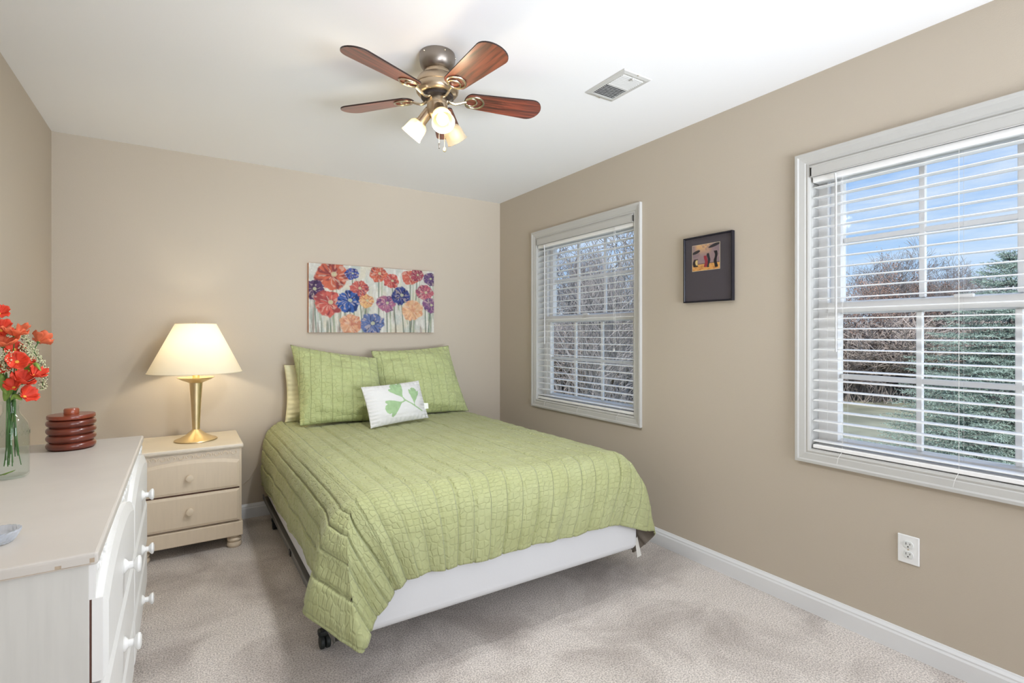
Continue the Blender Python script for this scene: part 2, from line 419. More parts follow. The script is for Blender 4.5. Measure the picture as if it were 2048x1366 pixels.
# ------------------------------------------------------------------ room shell
XL, XR, YB, YF, H = -3.047, 0.0, 0.0, -7.0, 2.44
WT = 0.14
struct(part('floor', MB().box(XL-WT, XR+WT, YF-WT, YB+WT, -0.12, 0.0), M_carpet, smooth=False))
struct(part('ceiling', MB().box(XL-WT, XR+WT, YF-WT, YB+WT, H, H+0.14), M_ceil, smooth=False))
struct(part('wall_back', MB().box(XL-WT, XR+WT, YB, YB+WT, 0.0, H), M_wall, smooth=False))
struct(part('wall_left', MB().box(XL-WT, XL, YF-WT, YB, 0.0, H), M_wall, smooth=False))
struct(part('wall_front', MB().box(XL, XR, YF-WT, YF, 0.0, H), M_wall, smooth=False))
WINS = [(-1.642, -0.577), (-3.778, -2.713)]
WZ0, WZ1 = 0.737, 2.028
mb = MB()
ys = [YF-WT, WINS[1][0], WINS[1][1], WINS[0][0], WINS[0][1], YB]
for i in range(0, 5, 2): mb.box(0, WT, ys[i], ys[i+1], 0, H)
for (a, b) in WINS:
    mb.box(0, WT, a, b, 0, WZ0); mb.box(0, WT, a, b, WZ1, H)
struct(part('wall_right', mb, M_wall, smooth=False))

def baseboard(name, P, length):
    prof = [(0, 0), (0.014, 0), (0.014, 0.066), (0.011, 0.074), (0.011, 0.080), (0.006, 0.090), (0.004, 0.096), (0, 0.096)]
    n = len(prof); mb = MB()
    vs = [P(0, d, z) for d, z in prof]+[P(length, d, z) for d, z in prof]
    mb.add(vs, [tuple(range(n)), tuple(range(2*n-1, n-1, -1))]+[(i, (i+1) % n, (i+1) % n+n, i+n) for i in range(n)])
    return struct(part(name, mb, M_base, smooth=False))
baseboard('baseboard_right', lambda s, d, z: Vector((-d, YF+s, z)), 7.0)
baseboard('baseboard_back', lambda s, d, z: Vector((XL+s, -d, z)), 3.033)
baseboard('baseboard_left', lambda s, d, z: Vector((XL+d, YF+s, z)), 6.986)

# ------------------------------------------------------------------ windows
def make_window(idx, y0, y1):
    root = bpy.data.objects.new('window_%d' % idx, None); COL.objects.link(root)
    root.location = (0, (y0+y1)/2, WZ0); root['kind'] = 'structure'
    Pw = lambda a, b, h: Vector((-h, a, b))
    prof = [(-0.004, -0.004), (-0.004, 0.010), (0.004, 0.013), (0.012, 0.011), (0.016, 0.014), (0.040, 0.017), (0.046, 0.021), (0.057, 0.021), (0.057, -0.004)]
    part('casing', MB().loop_frame(Pw, y0, y1, WZ0, WZ1, prof), M_trim, root, smooth=False)
    # jamb lining
    Pf = lambda a, b, h: Vector((h, a, b))
    part('jamb', MB().loop_frame(Pf, y0, y1, WZ0, WZ1, [(0, 0.0), (0, WT), (-0.006, WT), (-0.006, 0.0)]), M_trim, root, smooth=False)
    part('window_frame', MB().loop_frame(Pf, y0+0.006, y1-0.006, WZ0+0.006, WZ1-0.006, [(0, 0.066), (0, 0.135), (-0.022, 0.135), (-0.022, 0.112), (-0.028, 0.112), (-0.028, 0.086), (-0.038, 0.086), (-0.038, 0.066)]), M_vinyl, root, smooth=False)
    gy0, gy1 = y0+0.096, y1-0.096
    def sash(name, x0, x1, z0, z1, low):
        fr = MB().loop_frame(Pf, gy0, gy1, z0, z1, [(0.052, x0), (0.052, x1), (0, x1), (0, x1-0.010), (0.004, x0+0.012), (0.010, x0)])
        s_ = part(name, fr, M_vinyl, root, smooth=False)
        part('pane', MB().box((x0+x1)/2-0.002, (x0+x1)/2+0.002, gy0-0.005, gy1+0.005, z0-0.005, z1+0.005), M_pane, s_, smooth=False)
        mu = MB(); xm = (x0+x1)/2
        for k in (1, 2):
            yy = gy0+(gy1-gy0)*k/3; mu.box(xm-0.009, xm+0.009, yy-0.011, yy+0.011, z0, z1)
        zz = (z0+z1)/2; mu.box(xm-0.0085, xm+0.0085, gy0, gy1, zz-0.011, zz+0.011)
        part('muntin_grid', mu, M_vinyl, s_, smooth=False, bevel=0.003, seg=1)
    sash('upper_sash', 0.094, 0.124, 1.412, 1.955, False)
    sash('lower_sash', 0.068, 0.094, 0.795, 1.352, True)
    part('meeting_rail', MB().box(0.060, 0.110, gy0-0.05, gy1+0.05, 1.358, 1.405), M_vinyl, root, smooth=False, bevel=0.003)
    part('sash_lock', MB().box(0.045, 0.064, (y0+y1)/2-0.03, (y0+y1)/2+0.03, 1.400, 1.414), M_vinyl, root, bevel=0.004)
    return root
make_window(1, *WINS[0]); make_window(2, *WINS[1])

def make_blind(y0, y1, label, seed):
    rnd = random.Random(seed)
    root = thing('window_blind', label, 'blind', (0.02, (y0+y1)/2, WZ0+0.01), 'white slatted window blinds')
    a, b = y0+0.010, y1-0.010
    xc = 0.026
    mb = MB().box(-0.016, -0.006, a-0.002, b+0.002, 1.972, 2.024)
    for yy in (a-0.002, b-0.006): mb.box(-0.016, 0.02, yy, yy+0.008, 1.972, 2.024)
    mb.box(-0.019, -0.006, a-0.003, b+0.003, 2.016, 2.024); mb.box(-0.019, -0.006, a-0.003, b+0.003, 1.972, 1.977)
    part('valance', mb, M_trim, root, smooth=False, bevel=0.002, seg=1)
    part('headrail', MB().box(-0.004, 0.055, a+0.003, b-0.003, 1.948, 2.012), M_slat, root, smooth=False, bevel=0.003, seg=1)
    mb = MB(); n = 26; z0, z1 = 0.782, 1.930
    tilt = radians(1.5)
    for i in range(n):
        z = z0+(z1-z0)*i/(n-1)
        prof = [(-0.025, -0.0016), (-0.012, 0.0004), (0.0, 0.0010), (0.012, 0.0004), (0.025, -0.0016), (0.025, -0.0042), (0.0, -0.0018), (-0.025, -0.0042)]
        dz = rnd.uniform(-0.0008, 0.0008)
        tl = tilt + rnd.uniform(-0.012, 0.012)
        pr = [(xc+x*cos(tl)-zz*sin(tl), z+dz+x*sin(tl)+zz*cos(tl)) for x, zz in prof]
        m = len(pr); vs = [Vector((x, a+0.004, zz)) for x, zz in pr]+[Vector((x, b-0.004, zz)) for x, zz in pr]
        mb.add(vs, [tuple(range(m)), tuple(range(2*m-1, m-1, -1))]+[(k, (k+1) % m, (k+1) % m+m, k+m) for k in range(m)])
    part('slats', mb, M_slat, root, smooth=False)
    part('bottom_rail', MB().box(xc-0.027, xc+0.025, a+0.003, b-0.003, 0.747, 0.764), M_slat, root, smooth=False, bevel=0.003)
    w = b-a
    for f in (0.12, 0.5, 0.88):
        yy = a+w*f; c = MB()
        for dx in (-0.0245, 0.0245): c.tube([(xc+dx, yy, 0.76), (xc+dx, yy, 1.985)], 0.0005, 4)
        c.tube([(xc, yy+0.008, 0.755), (xc, yy+0.008, 1.985)], 0.0006, 4)
        part('ladder_cord', c, M_cord, root)
    for f in (0.12, 0.5, 0.88):
        yy = a+w*f
        part('cord_tail', MB().tube([(-0.0015, yy, 0.752), (-0.008, yy+0.002, 0.742), (-0.023, yy+0.006, 0.725), (-0.024, yy+0.010, 0.70)], 0.0009, 4), M_cord, root)
    wd = MB().tube([(-0.020, b-0.106, 1.963), (-0.012, b-0.106, 1.93), (-0.012, b-0.106, 1.185)], 0.0042, 8)
    part('tilt_wand', wd, mat('clear_wand', (196, 197, 197), 0.3), root)
    c = MB(); yy = a+0.17
    c.tube([(-0.010, yy, 1.975), (-0.010, yy, 1.17)], 0.001, 4); c.tube([(-0.010, yy-0.012, 1.975), (-0.010, yy-0.012, 1.19)], 0.001, 4)
    c.lathe([(0.001, 0.02), (0.004, 0.012), (0.006, 0.0), (0.001, -0.001)], (-0.010, yy, 1.15), 8)
    part('lift_cord', c, M_cord, root)
    return root
make_blind(*WINS[0], 'white slatted blind on the window beside the bed, left of the framed picture', 3)
make_blind(*WINS[1], 'white slatted blind on the large near window, right of the framed picture', 4)

# ------------------------------------------------------------------ ceiling vent
def make_vent():
    x0, x1, y0, y1 = -0.762, -0.583, -2.315, -2.030
    root = thing('ceiling_vent', 'small white louvred air vent in the ceiling', 'vent', ((x0+x1)/2, (y0+y1)/2, H))
    Pc = lambda a, b, h: Vector((a, b, H-h))
    ix0, ix1, iy0, iy1 = x0+0.026, x1-0.026, y0+0.036, y1-0.036
    part('frame', MB().loop_frame(Pc, ix0, ix1, iy0, iy1, [(0, 0.001), (0, 0.008), (0.006, 0.009), (0.022, 0.006), (0.026, 0.001)]), M_trim, root, smooth=False)
    part('duct_opening', MB().box(ix0, ix1, iy0, iy1, H-0.0015, H-0.0005), M_dark, root, smooth=False)
    ym = (iy0+iy1)/2
    part('centre_bar', MB().box(ix0, ix1, ym-0.004, ym+0.004, H-0.009, H-0.001), M_trim, root, smooth=False)
    for side in (0, 1):
        mb = MB(); n = 9
        a, b = (iy0, ym-0.004) if side == 0 else (ym+0.004, iy1)
        for i in range(n):
            y = a+(b-a)*(i+0.5)/n
            s_ = -1 if side == 0 else 1
            M_ = Matrix.Translation((0, y, H-0.006)) @ Matrix.Rotation(radians(40)*s_, 4, 'X')
            mb.box(ix0, ix1, -0.0062, 0.0062, -0.0006, 0.0006, M_)
        part('louvre_panel', mb, M_trim, root, smooth=False)
    part('damper_lever', MB().box(ix0+0.055, ix0+0.063, iy0+0.004, iy0+0.020, H-0.016, H-0.007), M_trim, root, smooth=False)
    for (sx, sy) in (((x0+x1)/2, y0+0.014), ((x0+x1)/2, y1-0.014)):
        part('screw', MB().lathe([(0.0, -0.0095), (0.003, -0.009), (0.0035, -0.006)], (sx, sy, H), 10), M_nickel2, root)
make_vent()

# ------------------------------------------------------------------ outlet
def make_outlet():
    y0, y1, z0, z1 = -3.127, -3.055, 0.359, 0.470
    yc, zc = (y0+y1)/2, (z0+z1)/2
    root = thing('wall_outlet', 'white double power outlet low on the right wall under the window', 'outlet', (-0.001, yc, zc))
    part('face_plate', MB().box(-0.006, 0.0, y0, y1, z0, z1), M_plate, root, smooth=False, bevel=0.003)
    for dz in (0.0195, -0.0195):
        zz = zc+dz
        poly = []
        for k in range(28):
            a = 2*pi*k/28; yy = 0.0172*cos(a); z_ = max(-0.0135, min(0.0135, 0.0172*sin(a))); poly.append((yc+yy, zz+z_))
        f = part('receptacle', MB().prism(poly, -0.0085, -0.004, axis='x'), M_face, root, smooth=False, bevel=0.0008, seg=1)
        mb = MB(); mb.box(-0.0090, -0.0080, yc+0.0055, yc+0.0075, zz-0.001, zz+0.008); mb.box(-0.0090, -0.0080, yc-0.0075, yc-0.0055, zz, zz+0.007)
        mb.prism([(yc+0.0026*cos(2*pi*k/12), zz-0.0075+0.0026*sin(2*pi*k/12)) for k in range(12)], -0.0090, -0.0080, axis='x')
        part('slots', mb, M_dark, f, smooth=False)
    part('screw', MB().prism([(yc+0.0028*cos(2*pi*k/12), zc+0.0028*sin(2*pi*k/12)) for k in range(12)], -0.0072, -0.005, axis='x'), M_nickel2, root)
make_outlet()

# ------------------------------------------------------------------ grid surface with colours
def grid_surface(name, P, nu, nv, material, parent, colf=None, label=None, smooth=True):
    u, v = np.meshgrid(np.linspace(0, 1, nu), np.linspace(0, 1, nv), indexing='ij')
    pts = P(u.ravel(), v.ravel())
    mb = MB(); mb.v = [tuple(p) for p in pts]
    I = np.arange(nu*nv).reshape(nu, nv)
    mb.f = [tuple(q) for q in np.stack([I[:-1, :-1], I[1:, :-1], I[1:, 1:], I[:-1, 1:]], -1).reshape(-1, 4).tolist()]
    o = part(name, mb, material, parent, smooth=smooth, label=label)
    if colf is not None: set_col(o, colf(u.ravel(), v.ravel()))
    return o

# ------------------------------------------------------------------ floral canvas
def floral(u, v):
    """u to the right, v downwards, both 0..1 -> linear rgb"""
    A = 0.98/0.505
    x = u*A; y = v
    n1 = fbm(x*9, y*5, 1); n2 = fbm(x*26, y*7, 5); n3 = fbm(x*60, y*60, 9, 2)
    c = lin([206, 203, 192])*np.ones((len(u), 3))
    def mix(c, col, k): k = np.clip(k, 0, 1)[:, None]; return c*(1-k)+lin(col)*k
    c = mix(c, [216, 206, 178], sm(0.45, 0.62, n1)*0.7)
    c = mix(c, [176, 190, 182], sm(0.50, 0.66, fbm(x*6, y*4, 31))*0.6)
    c = mix(c, [228, 226, 216], sm(0.52, 0.7, n2)*0.7)
    low = sm(0.30, 0.75, y)
    c = mix(c, [120, 130, 112], sm(0.54, 0.66, fbm(x*34, y*2.2, 41))*0.75*low)
    c = mix(c, [146, 112, 96], sm(0.58, 0.68, fbm(x*30+7, y*2.0, 47))*0.65*low)
    c = mix(c, [226, 222, 208], sm(0.55, 0.66, fbm(x*38+3, y*2.6, 53))*0.7*low)
    fl = [(.17, .16, .20, (204, 92, 58), (118, 44, 60)), (.317, .12, .085, (64, 86, 168), (34, 38, 96)), (.035, .38, .13, (92, 62, 104), (60, 40, 76)),
          (.37, .34, .12, (204, 88, 74), (120, 56, 84)), (.147, .57, .175, (210, 88, 72), (140, 48, 62)), (.293, .53, .155, (44, 92, 172), (28, 40, 92)),
          (.43, .52, .10, (228, 172, 98), (190, 110, 84)), (.527, .10, .12, (210, 96, 62), (110, 50, 66)), (.633, .20, .105, (204, 78, 66), (130, 44, 58)),
          (.589, .55, .125, (172, 100, 132), (92, 60, 120)), (.71, .42, .135, (58, 70, 138), (34, 38, 84)), (.807, .65, .155, (230, 176, 126), (214, 140, 96)),
          (.79, .12, .12, (208, 96, 72), (150, 52, 62)), (.85, .08, .095, (172, 66, 86), (110, 44, 74)), (.965, .13, .10, (104, 74, 122), (70, 48, 92)),
          (.92, .36, .125, (196, 92, 108), (130, 60, 96)), (.97, .56, .12, (136, 84, 132), (84, 60, 112)), (.31, .88, .14, (222, 158, 112), (196, 110, 84)),
          (.47, .87, .155, (92, 112, 166), (44, 60, 110))]
    rnd = random.Random(5)
    # stems first
    for (fx, fy, fr, a, b) in fl:
        lean = rnd.uniform(-0.10, 0.10)
        d = np.abs(x-(fx*A+lean*(y-fy)))
        c = mix(c, [98, 120, 100], sm(0.014, 0.004, d)*(y > fy)*sm(1.2, 0.5, y-fy)*0.8)
        d = np.abs(x-(fx*A+0.05+lean*1.6*(y-fy)))
        c = mix(c, [150, 168, 130], sm(0.016, 0.004, d)*(y > fy)*(y < fy+0.45)*0.6)
    for i, (fx, fy, fr, a, b) in enumerate(fl):
        dx = x-fx*A; dy = (y-fy)*1.12
        fr = fr*1.1; r = np.sqrt(dx*dx+dy*dy)/fr; th = np.arctan2(dy, dx)
        cu, su = np.cos(th), np.sin(th)
        edge = 1.08+0.55*(fbm(cu*2.2+i*3, su*2.2+i, 60+i)-0.47)+0.10*(vnoise(x*40, y*40, 71)-0.5)
        k = sm(1.04, 0.92, r/edge)
        ang = th*1.9
        st = vnoise(ang*2.2+1.5*r, r*1.7+i*7, 80+i)*0.65+vnoise(ang*5+3*r, r*4+i*3, 90+i)*0.35
        col = lin(a)[None, :]*(0.80+0.42*st[:, None])
        c = c*(1-k[:, None])+col*k[:, None]
        c = mix(c, b, k*sm(0.50, 0.72, vnoise(ang*2.4-1.6*r+i, r*2.4+i, 110+i)*0.8+0.2*st)*0.75)
        c = mix(c, [226, 200, 178], k*sm(0.60, 0.80, vnoise(ang*3.4+2*r, r*3.6+i, 140+i))*0.42)
        cx = np.sqrt((dx-0.1*fr)**2+(dy+0.08*fr)**2)/fr
        cc = b if i in (11, 17) else (196, 196, 150)
        c = mix(c, cc, k*sm(0.22, 0.12, cx+0.10*(n3-0.5))*0.8)
        c = mix(c, b, k*sm(0.05, 0.0, np.abs(cx-0.26-0.1*(n3-0.5)))*0.6)
    g_ = c.mean(1, keepdims=True); c = (c*0.80+g_*0.20)*0.86
    c = c*(0.90+0.22*n3[:, None])
    return np.clip(c, 0, 1)

def make_canvas():
    x0, x1, z0, z1 = -1.642, -0.660, 1.273, 1.780
    root = thing('floral_painting', 'wide canvas painting of red, blue and orange poppies above the bed', 'painting', ((x0+x1)/2, -0.002, z0))
    part('canvas_body', MB().box(x0, x1, -0.034, -0.003, z0, z1), mat('canvas_side', (196, 132, 92), 0.85, var=0.3, vscale=14), root, smooth=False, bevel=0.002, seg=1)
    grid_surface('painted_face', lambda u, v: np.stack([x0+0.001+(x1-x0-0.002)*u, -0.0355+0*u, z1-0.001-(z1-z0-0.002)*v], 1), 420, 216, attr_mat('floral_paint', 0.8, 0.3, 260), root, floral)
make_canvas()

# ------------------------------------------------------------------ framed picture on the right wall
def dusk(u, v):
    n = fbm(u*5, v*5, 3); n2 = fbm(u*14, v*30, 8)
    c = lin([150, 128, 130])*np.ones((len(u), 3))
    def mix(c, col, k): k = np.clip(k, 0, 1)[:, None]; return c*(1-k)+lin(col)*k
    c = mix(c, [214, 170, 120], sm(0.5, 0.0, v)*sm(0.75, 0.35, np.abs(u-0.4)*2))
    c = mix(c, [128, 112, 122], sm(0.5, 0.62, n)*0.6)
    c = mix(c, [98, 78, 76], sm(0.03, 0.0, np.abs(v-0.745)))
    c = mix(c, [216, 160, 92], sm(0.75, 0.77, v))
    c = mix(c, [172, 104, 62], sm(0.5, 0.62, n2)*sm(0.77, 0.8, v)*0.7)
    # dark stems, a red bush and low clumps: a plain stand-in
    for (a, w, t0, t1, col) in ((.86, .055, .28, .95, (34, 32, 36)), (.60, .045, .34, .92, (40, 44, 50)), (.50, .06, .42, .90, (150, 52, 62)), (.12, .09, .52, .86, (44, 38, 40)), (.17, .04, .56, .80, (216, 190, 130))):
        wob = w*(0.75+0.5*vnoise(v*9, v*0+a*31, 4))
        c = mix(c, col, sm(wob*1.15, wob*0.8, np.abs(u-a-0.02*np.sin(v*14+a*9)))*sm(t0, t0+0.04, v)*sm(t1, t1-0.03, v))
    for (a, b, ra, rb) in ((.14, .27, .15, .06), (.82, .08, .22, .06)):
        c = mix(c, [52, 50, 54], sm(1.1, 0.9, np.sqrt(((u-a)/ra)**2+((v-b+0.3*(u-a))/rb)**2)))
    return np.clip(c, 0, 1)
def make_picture():
    y0, y1, z0, z1 = -2.336, -2.030, 1.437, 1.800
    root = thing('framed_picture', 'small black framed picture with dark mat between the two windows', 'picture', (-0.002, (y0+y1)/2, z0))
    Pw = lambda a, b, h: Vector((-h, a, b))
    fw = 0.009
    part('frame', MB().loop_frame(Pw, y0+fw, y1-fw, z0+fw, z1-fw, [(0, 0.002), (0, 0.021), (0.002, 0.024), (fw, 0.024), (fw, 0.002)]), mat('black_lacquer', (22, 22, 34), 0.25), root, smooth=False)
    part('mat_board', MB().box(-0.016, -0.006, y0+fw, y1-fw, z0+fw, z1-fw), mat('dark_mat_board', (72, 66, 72), 0.8, bump=0.2, bscale=500), root, smooth=False)
    h = z1-z0; w = y1-y0
    pa, pb = y1-0.185*w, y1-0.745*w; pz1, pz0 = z1-0.135*h, z1-0.52*h
    Pi = lambda a, b, hh: Vector((-hh, a, b))
    part('mat_bevel', MB().loop_frame(Pi, pb, pa, pz0, pz1, [(0, 0.0155), (0, 0.0166), (0.0022, 0.0166), (0.0022, 0.0155)]), mat('pale_bevel', (206, 190, 160), 0.6), root, smooth=False)
    grid_surface('print', lambda u, v: np.stack([-0.0163+0*u, pa+(pb-pa)*u, pz1+(pz0-pz1)*v], 1), 150, 150, attr_mat('print_ink', 0.5), root, dusk)
    part('glazing', MB().box(-0.0200, -0.0190, y0+fw, y1-fw, z0+fw, z1-fw), thin_glass('picture_glass', (1, 1, 1), 0.05), root, smooth=False)
make_picture()

# ------------------------------------------------------------------ ceiling fan
def make_fan():
    cx, cy = -1.503, -1.956
    root = thing('ceiling_fan', 'flush-mount ceiling fan with five cherry blades and three lamps', 'fan', (cx, cy, H))
    part('canopy', MB().lathe([(0.074, 0.0), (0.0755, -0.008), (0.0745, -0.030), (0.070, -0.050), (0.058, -0.066), (0.050, -0.070), (0.0, -0.070)], (cx, cy, H-0.001), 40), mat('canopy_nickel', (150, 142, 134), 0.35, metal=1.0), root)
    for a in (200, 270, 330, 60):
        part('canopy_screw', MB().lathe([(0.0, -0.003), (0.003, -0.002), (0.004, 0.0)], (0, 0, 0), 10, Matrix.Translation((cx+0.0755*cos(radians(a)), cy+0.0755*sin(radians(a)), H-0.014)) @ Matrix.Rotation(radians(a+90), 4, 'Z') @ Matrix.Rotation(radians(-90), 4, 'X')), M_nickel2, root)
    zc = 2.262
    part('motor_housing', MB().lathe([(0.0, 0.11), (0.050, 0.11), (0.054, 0.104), (0.054, 0.092), (0.060, 0.088), (0.078, 0.078), (0.089, 0.058), (0.0925, 0.050), (0.0925, 0.044), (0.0895, 0.041), (0.090, 0.030), (0.088, 0.018), (0.080, 0.008), (0.070, 0.004), (0.0, 0.004)], (cx, cy, zc), 48), M_nickel, root)
    part('flywheel', MB().lathe([(0.0, 0.005), (0.066, 0.005), (0.068, 0.000), (0.068, -0.008), (0.060, -0.012), (0.0, -0.012)], (cx, cy, zc), 40), mat('fan_black', (38, 30, 28), 0.5), root)
    part('switch_housing', MB().lathe([(0.0, -0.008), (0.043, -0.008), (0.0435, -0.030), (0.0415, -0.032), (0.0415, -0.034), (0.0435, -0.036), (0.0435, -0.060), (0.040, -0.074), (0.030, -0.086), (0.012, -0.094), (0.0, -0.095)], (cx, cy, zc), 40), M_nickel, root)
    R0, R1 = 0.118, 0.462
    zb = 2.262
    def blade_poly():
        pts = []
        n = 14
        w0, w1 = 0.047, 0.064
        for k in range(n+1):     # rounded root
            a = pi/2+pi*k/n; pts.append((R0+0.030+0.030*cos(a)*1.0, w0*sin(a)))
        for k in range(n+1):     # rounded tip
            a = -pi/2+pi*k/n
            pts.append((R1-0.052+0.052*cos(a), w1*sin(a)))
        return pts
    for i in range(5):
        A = radians(-14.6+72*i)
        M_ = Matrix.Translation((cx, cy, zb)) @ Matrix.Rotation(A, 4, 'Z') @ Matrix.Rotation(radians(-12), 4, 'X')
        poly = blade_poly()
        mb = MB().prism(poly, 0.0, 0.006, M_)
        mb.uv = [(p[0]+i*0.37, p[1]) for p in poly]*2
        bl = part('blade', mb, M_blade, root, smooth=False)
        # thin dark edge band
        n = len(poly); eb = MB()
        vs = [M_ @ Vector((x, y, 0.0002)) for x, y in poly]+[M_ @ Vector((x, y, 0.0058)) for x, y in poly]
        cxm = (R0+R1)/2
        vs2 = [M_ @ Vector((cxm+(x-cxm)*1.002, y*1.006, 0.0002)) for x, y in poly]+[M_ @ Vector((cxm+(x-cxm)*1.002, y*1.006, 0.0058)) for x, y in poly]
        eb.add(vs+vs2, [(2*n+k, 2*n+(k+1) % n, 3*n+(k+1) % n, 3*n+k) for k in range(n)]+[(k, (k+1) % n, 2*n+(k+1) % n, 2*n+k) for k in range(n)]+[(n+k, n+(k+1) % n, 3*n+(k+1) % n, 3*n+k) for k in range(n)])
        part('edge_band', eb, mat('dark_blade_edge', (34, 18, 14), 0.5), bl, smooth=False)
        ir = MB()
        M2 = Matrix.Translation((cx, cy, zb)) @ Matrix.Rotation(A, 4, 'Z')
        ir.tube([M2 @ Vector(p) for p in ((0.046, 0, -0.008), (0.058, 0, -0.016), (0.076, 0, -0.020), (0.096, 0, -0.014), (0.114, 0, -0.007), (0.124, 0, -0.005))], [0.008, 0.0075, 0.0065, 0.006, 0.006, 0.005], 10)
        bo = MB()
        Mr = M_ @ Matrix.Translation((0.160, 0, -0.0035))
        ir.torus(0.037, 0.0042, n=36, m=8, M=Mr, sx=1.08, sy=0.98, sz=0.8)
        ir.torus(0.023, 0.0036, n=30, m=8, M=M_ @ Matrix.Translation((0.146, 0, -0.0035)), sx=1.05, sy=1.05, sz=0.8)
        part('blade_iron', ir, M_nickel2, root)
    # lamps
    tilt = radians(40)
    for k, phi in enumerate((170.0, -70.0, 50.0)):
        # azimuth measured in the picture's right/away frame
        az = phi*pi/180-YAW
        d = Vector((cos(az), sin(az), 0))
        ax = (d*sin(tilt)+Vector((0, 0, -1))*cos(tilt)).normalized()
        p0 = Vector((cx, cy, 2.212))+d*0.030
        Mq = Matrix.Translation(p0) @ Vector((0, 0, 1)).rotation_difference(ax).to_matrix().to_4x4()
        lit = k != 2
        arm = part('lamp_holder', MB().lathe([(0.0, -0.006), (0.014, -0.004), (0.0205, 0.004), (0.0215, 0.012), (0.0215, 0.060), (0.024, 0.066), (0.024, 0.070), (0.0, 0.070)], (0, 0, 0), 28, Mq), M_nickel, root)
        part('glass_shade', MB().lathe_open([(0.022, 0.066), (0.030, 0.070), (0.038, 0.080), (0.041, 0.094), (0.042, 0.110), (0.044, 0.128), (0.0475, 0.136), (0.0455, 0.136), (0.042, 0.128), (0.040, 0.110), (0.039, 0.094), (0.036, 0.082), (0.028, 0.073), (0.020, 0.068)], (0, 0, 0), 36, Mq), M_shadeglass, arm, label='lit glass bell shade' if lit else 'unlit frosted glass bell shade')
        part('shade_rim', MB().torus(0.0465, 0.0011, (0, 0, 0), 36, 6, Mq @ Matrix.Translation((0, 0, 0.136))), mat('rim_grey', (150, 146, 138), 0.3), arm)
        part('light_bulb', MB().lathe([(0.012, 0.068), (0.013, 0.078), (0.020, 0.092), (0.0245, 0.106), (0.023, 0.118), (0.015, 0.127), (0.0, 0.130)], (0, 0, 0), 20, Mq), M_bulb if lit else M_bulb_off, arm)
        if lit:
            q_ = Vector((0, 0, -1)).rotation_difference(ax*0.5+Vector((0, 0, -0.5))).to_euler()
            light('fan_lamp_spot', 'SPOT', p0+ax*0.150, q_, 31, (0.95, 0.985, 1.03), spot_size=radians(165), spot_blend=0.6, shadow_soft_size=0.045)
            light('fan_lamp_light', 'POINT', p0+ax*0.152, (0, 0, 0), 1.9, (1.0, 0.82, 0.58), shadow_soft_size=0.03)
    for (dx, dy, ln, r) in ((-0.012, -0.044, 2.04, 0), (0.012, -0.046, 2.03, 1)):
        q = Vector((cx+dx, cy+dy, 0))
        mb = MB(); mb.tube([(q.x, q.y, 2.20), (q.x, q.y, ln+0.01)], 0.0008, 5)
        for j in range(30):
            z = 2.195-(2.195-ln-0.012)*j/29; mb.lathe([(0, 0.0014), (0.0014, 0), (0, -0.0014)], (q.x, q.y, z), 6)
        ch = part('pull_chain', mb, M_nickel2, root)
        if r: part('chain_fob', MB().lathe([(0, 0.011), (0.0055, 0.006), (0.007, -0.002), (0.0055, -0.009), (0, -0.012)], (q.x, q.y, ln), 16), M_brass, ch)
        else: part('chain_fob', MB().lathe([(0, 0.012), (0.003, 0.010), (0.0032, -0.010), (0, -0.012)], (q.x, q.y, ln), 12), M_dark, ch, label='slim dark fob')
make_fan()

# ------------------------------------------------------------------ furniture
def knob(c, ax, r=0.019, ln=0.032):
    """small turned knob; c on the drawer face, ax pointing outward"""
    Mq = Matrix.Translation(c) @ Vector((0, 0, 1)).rotation_difference(Vector(ax)).to_matrix().to_4x4()
    return MB().lathe([(0.0, 0.0), (r*0.86, 0.0), (r*0.9, 0.003), (r*0.72, 0.007), (r*0.46, 0.011), (r*0.44, ln*0.55), (r*0.8, ln*0.68), (r, ln*0.80), (r*0.96, ln*0.92), (r*0.6, ln*0.99), (0.0, ln)], (0, 0, 0), 24, Mq)
def bun(c, r=0.04, h=0.07):
    return MB().lathe([(0, 0), (r*0.80, 0), (r*0.98, h*0.14), (r, h*0.28), (r*0.90, h*0.42), (r*0.70, h*0.48), (r*0.92, h*0.54), (r*0.98, h*0.66), (r*0.88, h*0.78), (r*0.72, h*0.84), (r*0.72, h), (0, h)], c, 28)

def arch_front(P, a0, a1, z0, zc, zend, d0, d1, chamf=0.010, n=24):
    """drawer front whose top edge arches from zend at the ends to zc in the middle"""
    top = []
    for i in range(n+1):
        t = i/n; s_ = sin(pi*min(1, max(0, t)))
        top.append((a0+(a1-a0)*t, zend+(zc-zend)*(1-abs(2*t-1)**2.2)))
    poly = [(a0, z0), (a1, z0)]+top[::-1]
    ca, cz = (a0+a1)/2, (z0+zend)/2
    def inset(p, k):
        a, z = p
        sa = (a1-a0)/2; sz = (zend-z0)/2
        return (ca+(a-ca)*(1-k/sa), cz+(z-cz)*(1-k/sz))
    m = MB(); N = len(poly)
    vs = [P(a, d0, z) for a, z in poly]+[P(a, d1-chamf*0.55, z) for a, z in poly]+[P(*(lambda q: (q[0], d1, q[1]))(inset(p, chamf*1.4))) for p in poly]
    fs = [tuple(range(N)), tuple(range(2*N, 3*N))]
    for r in range(2):
        fs += [(r*N+i, r*N+(i+1) % N, (r+1)*N+(i+1) % N, (r+1)*N+i) for i in range(N)]
    m.add(vs, fs); return m

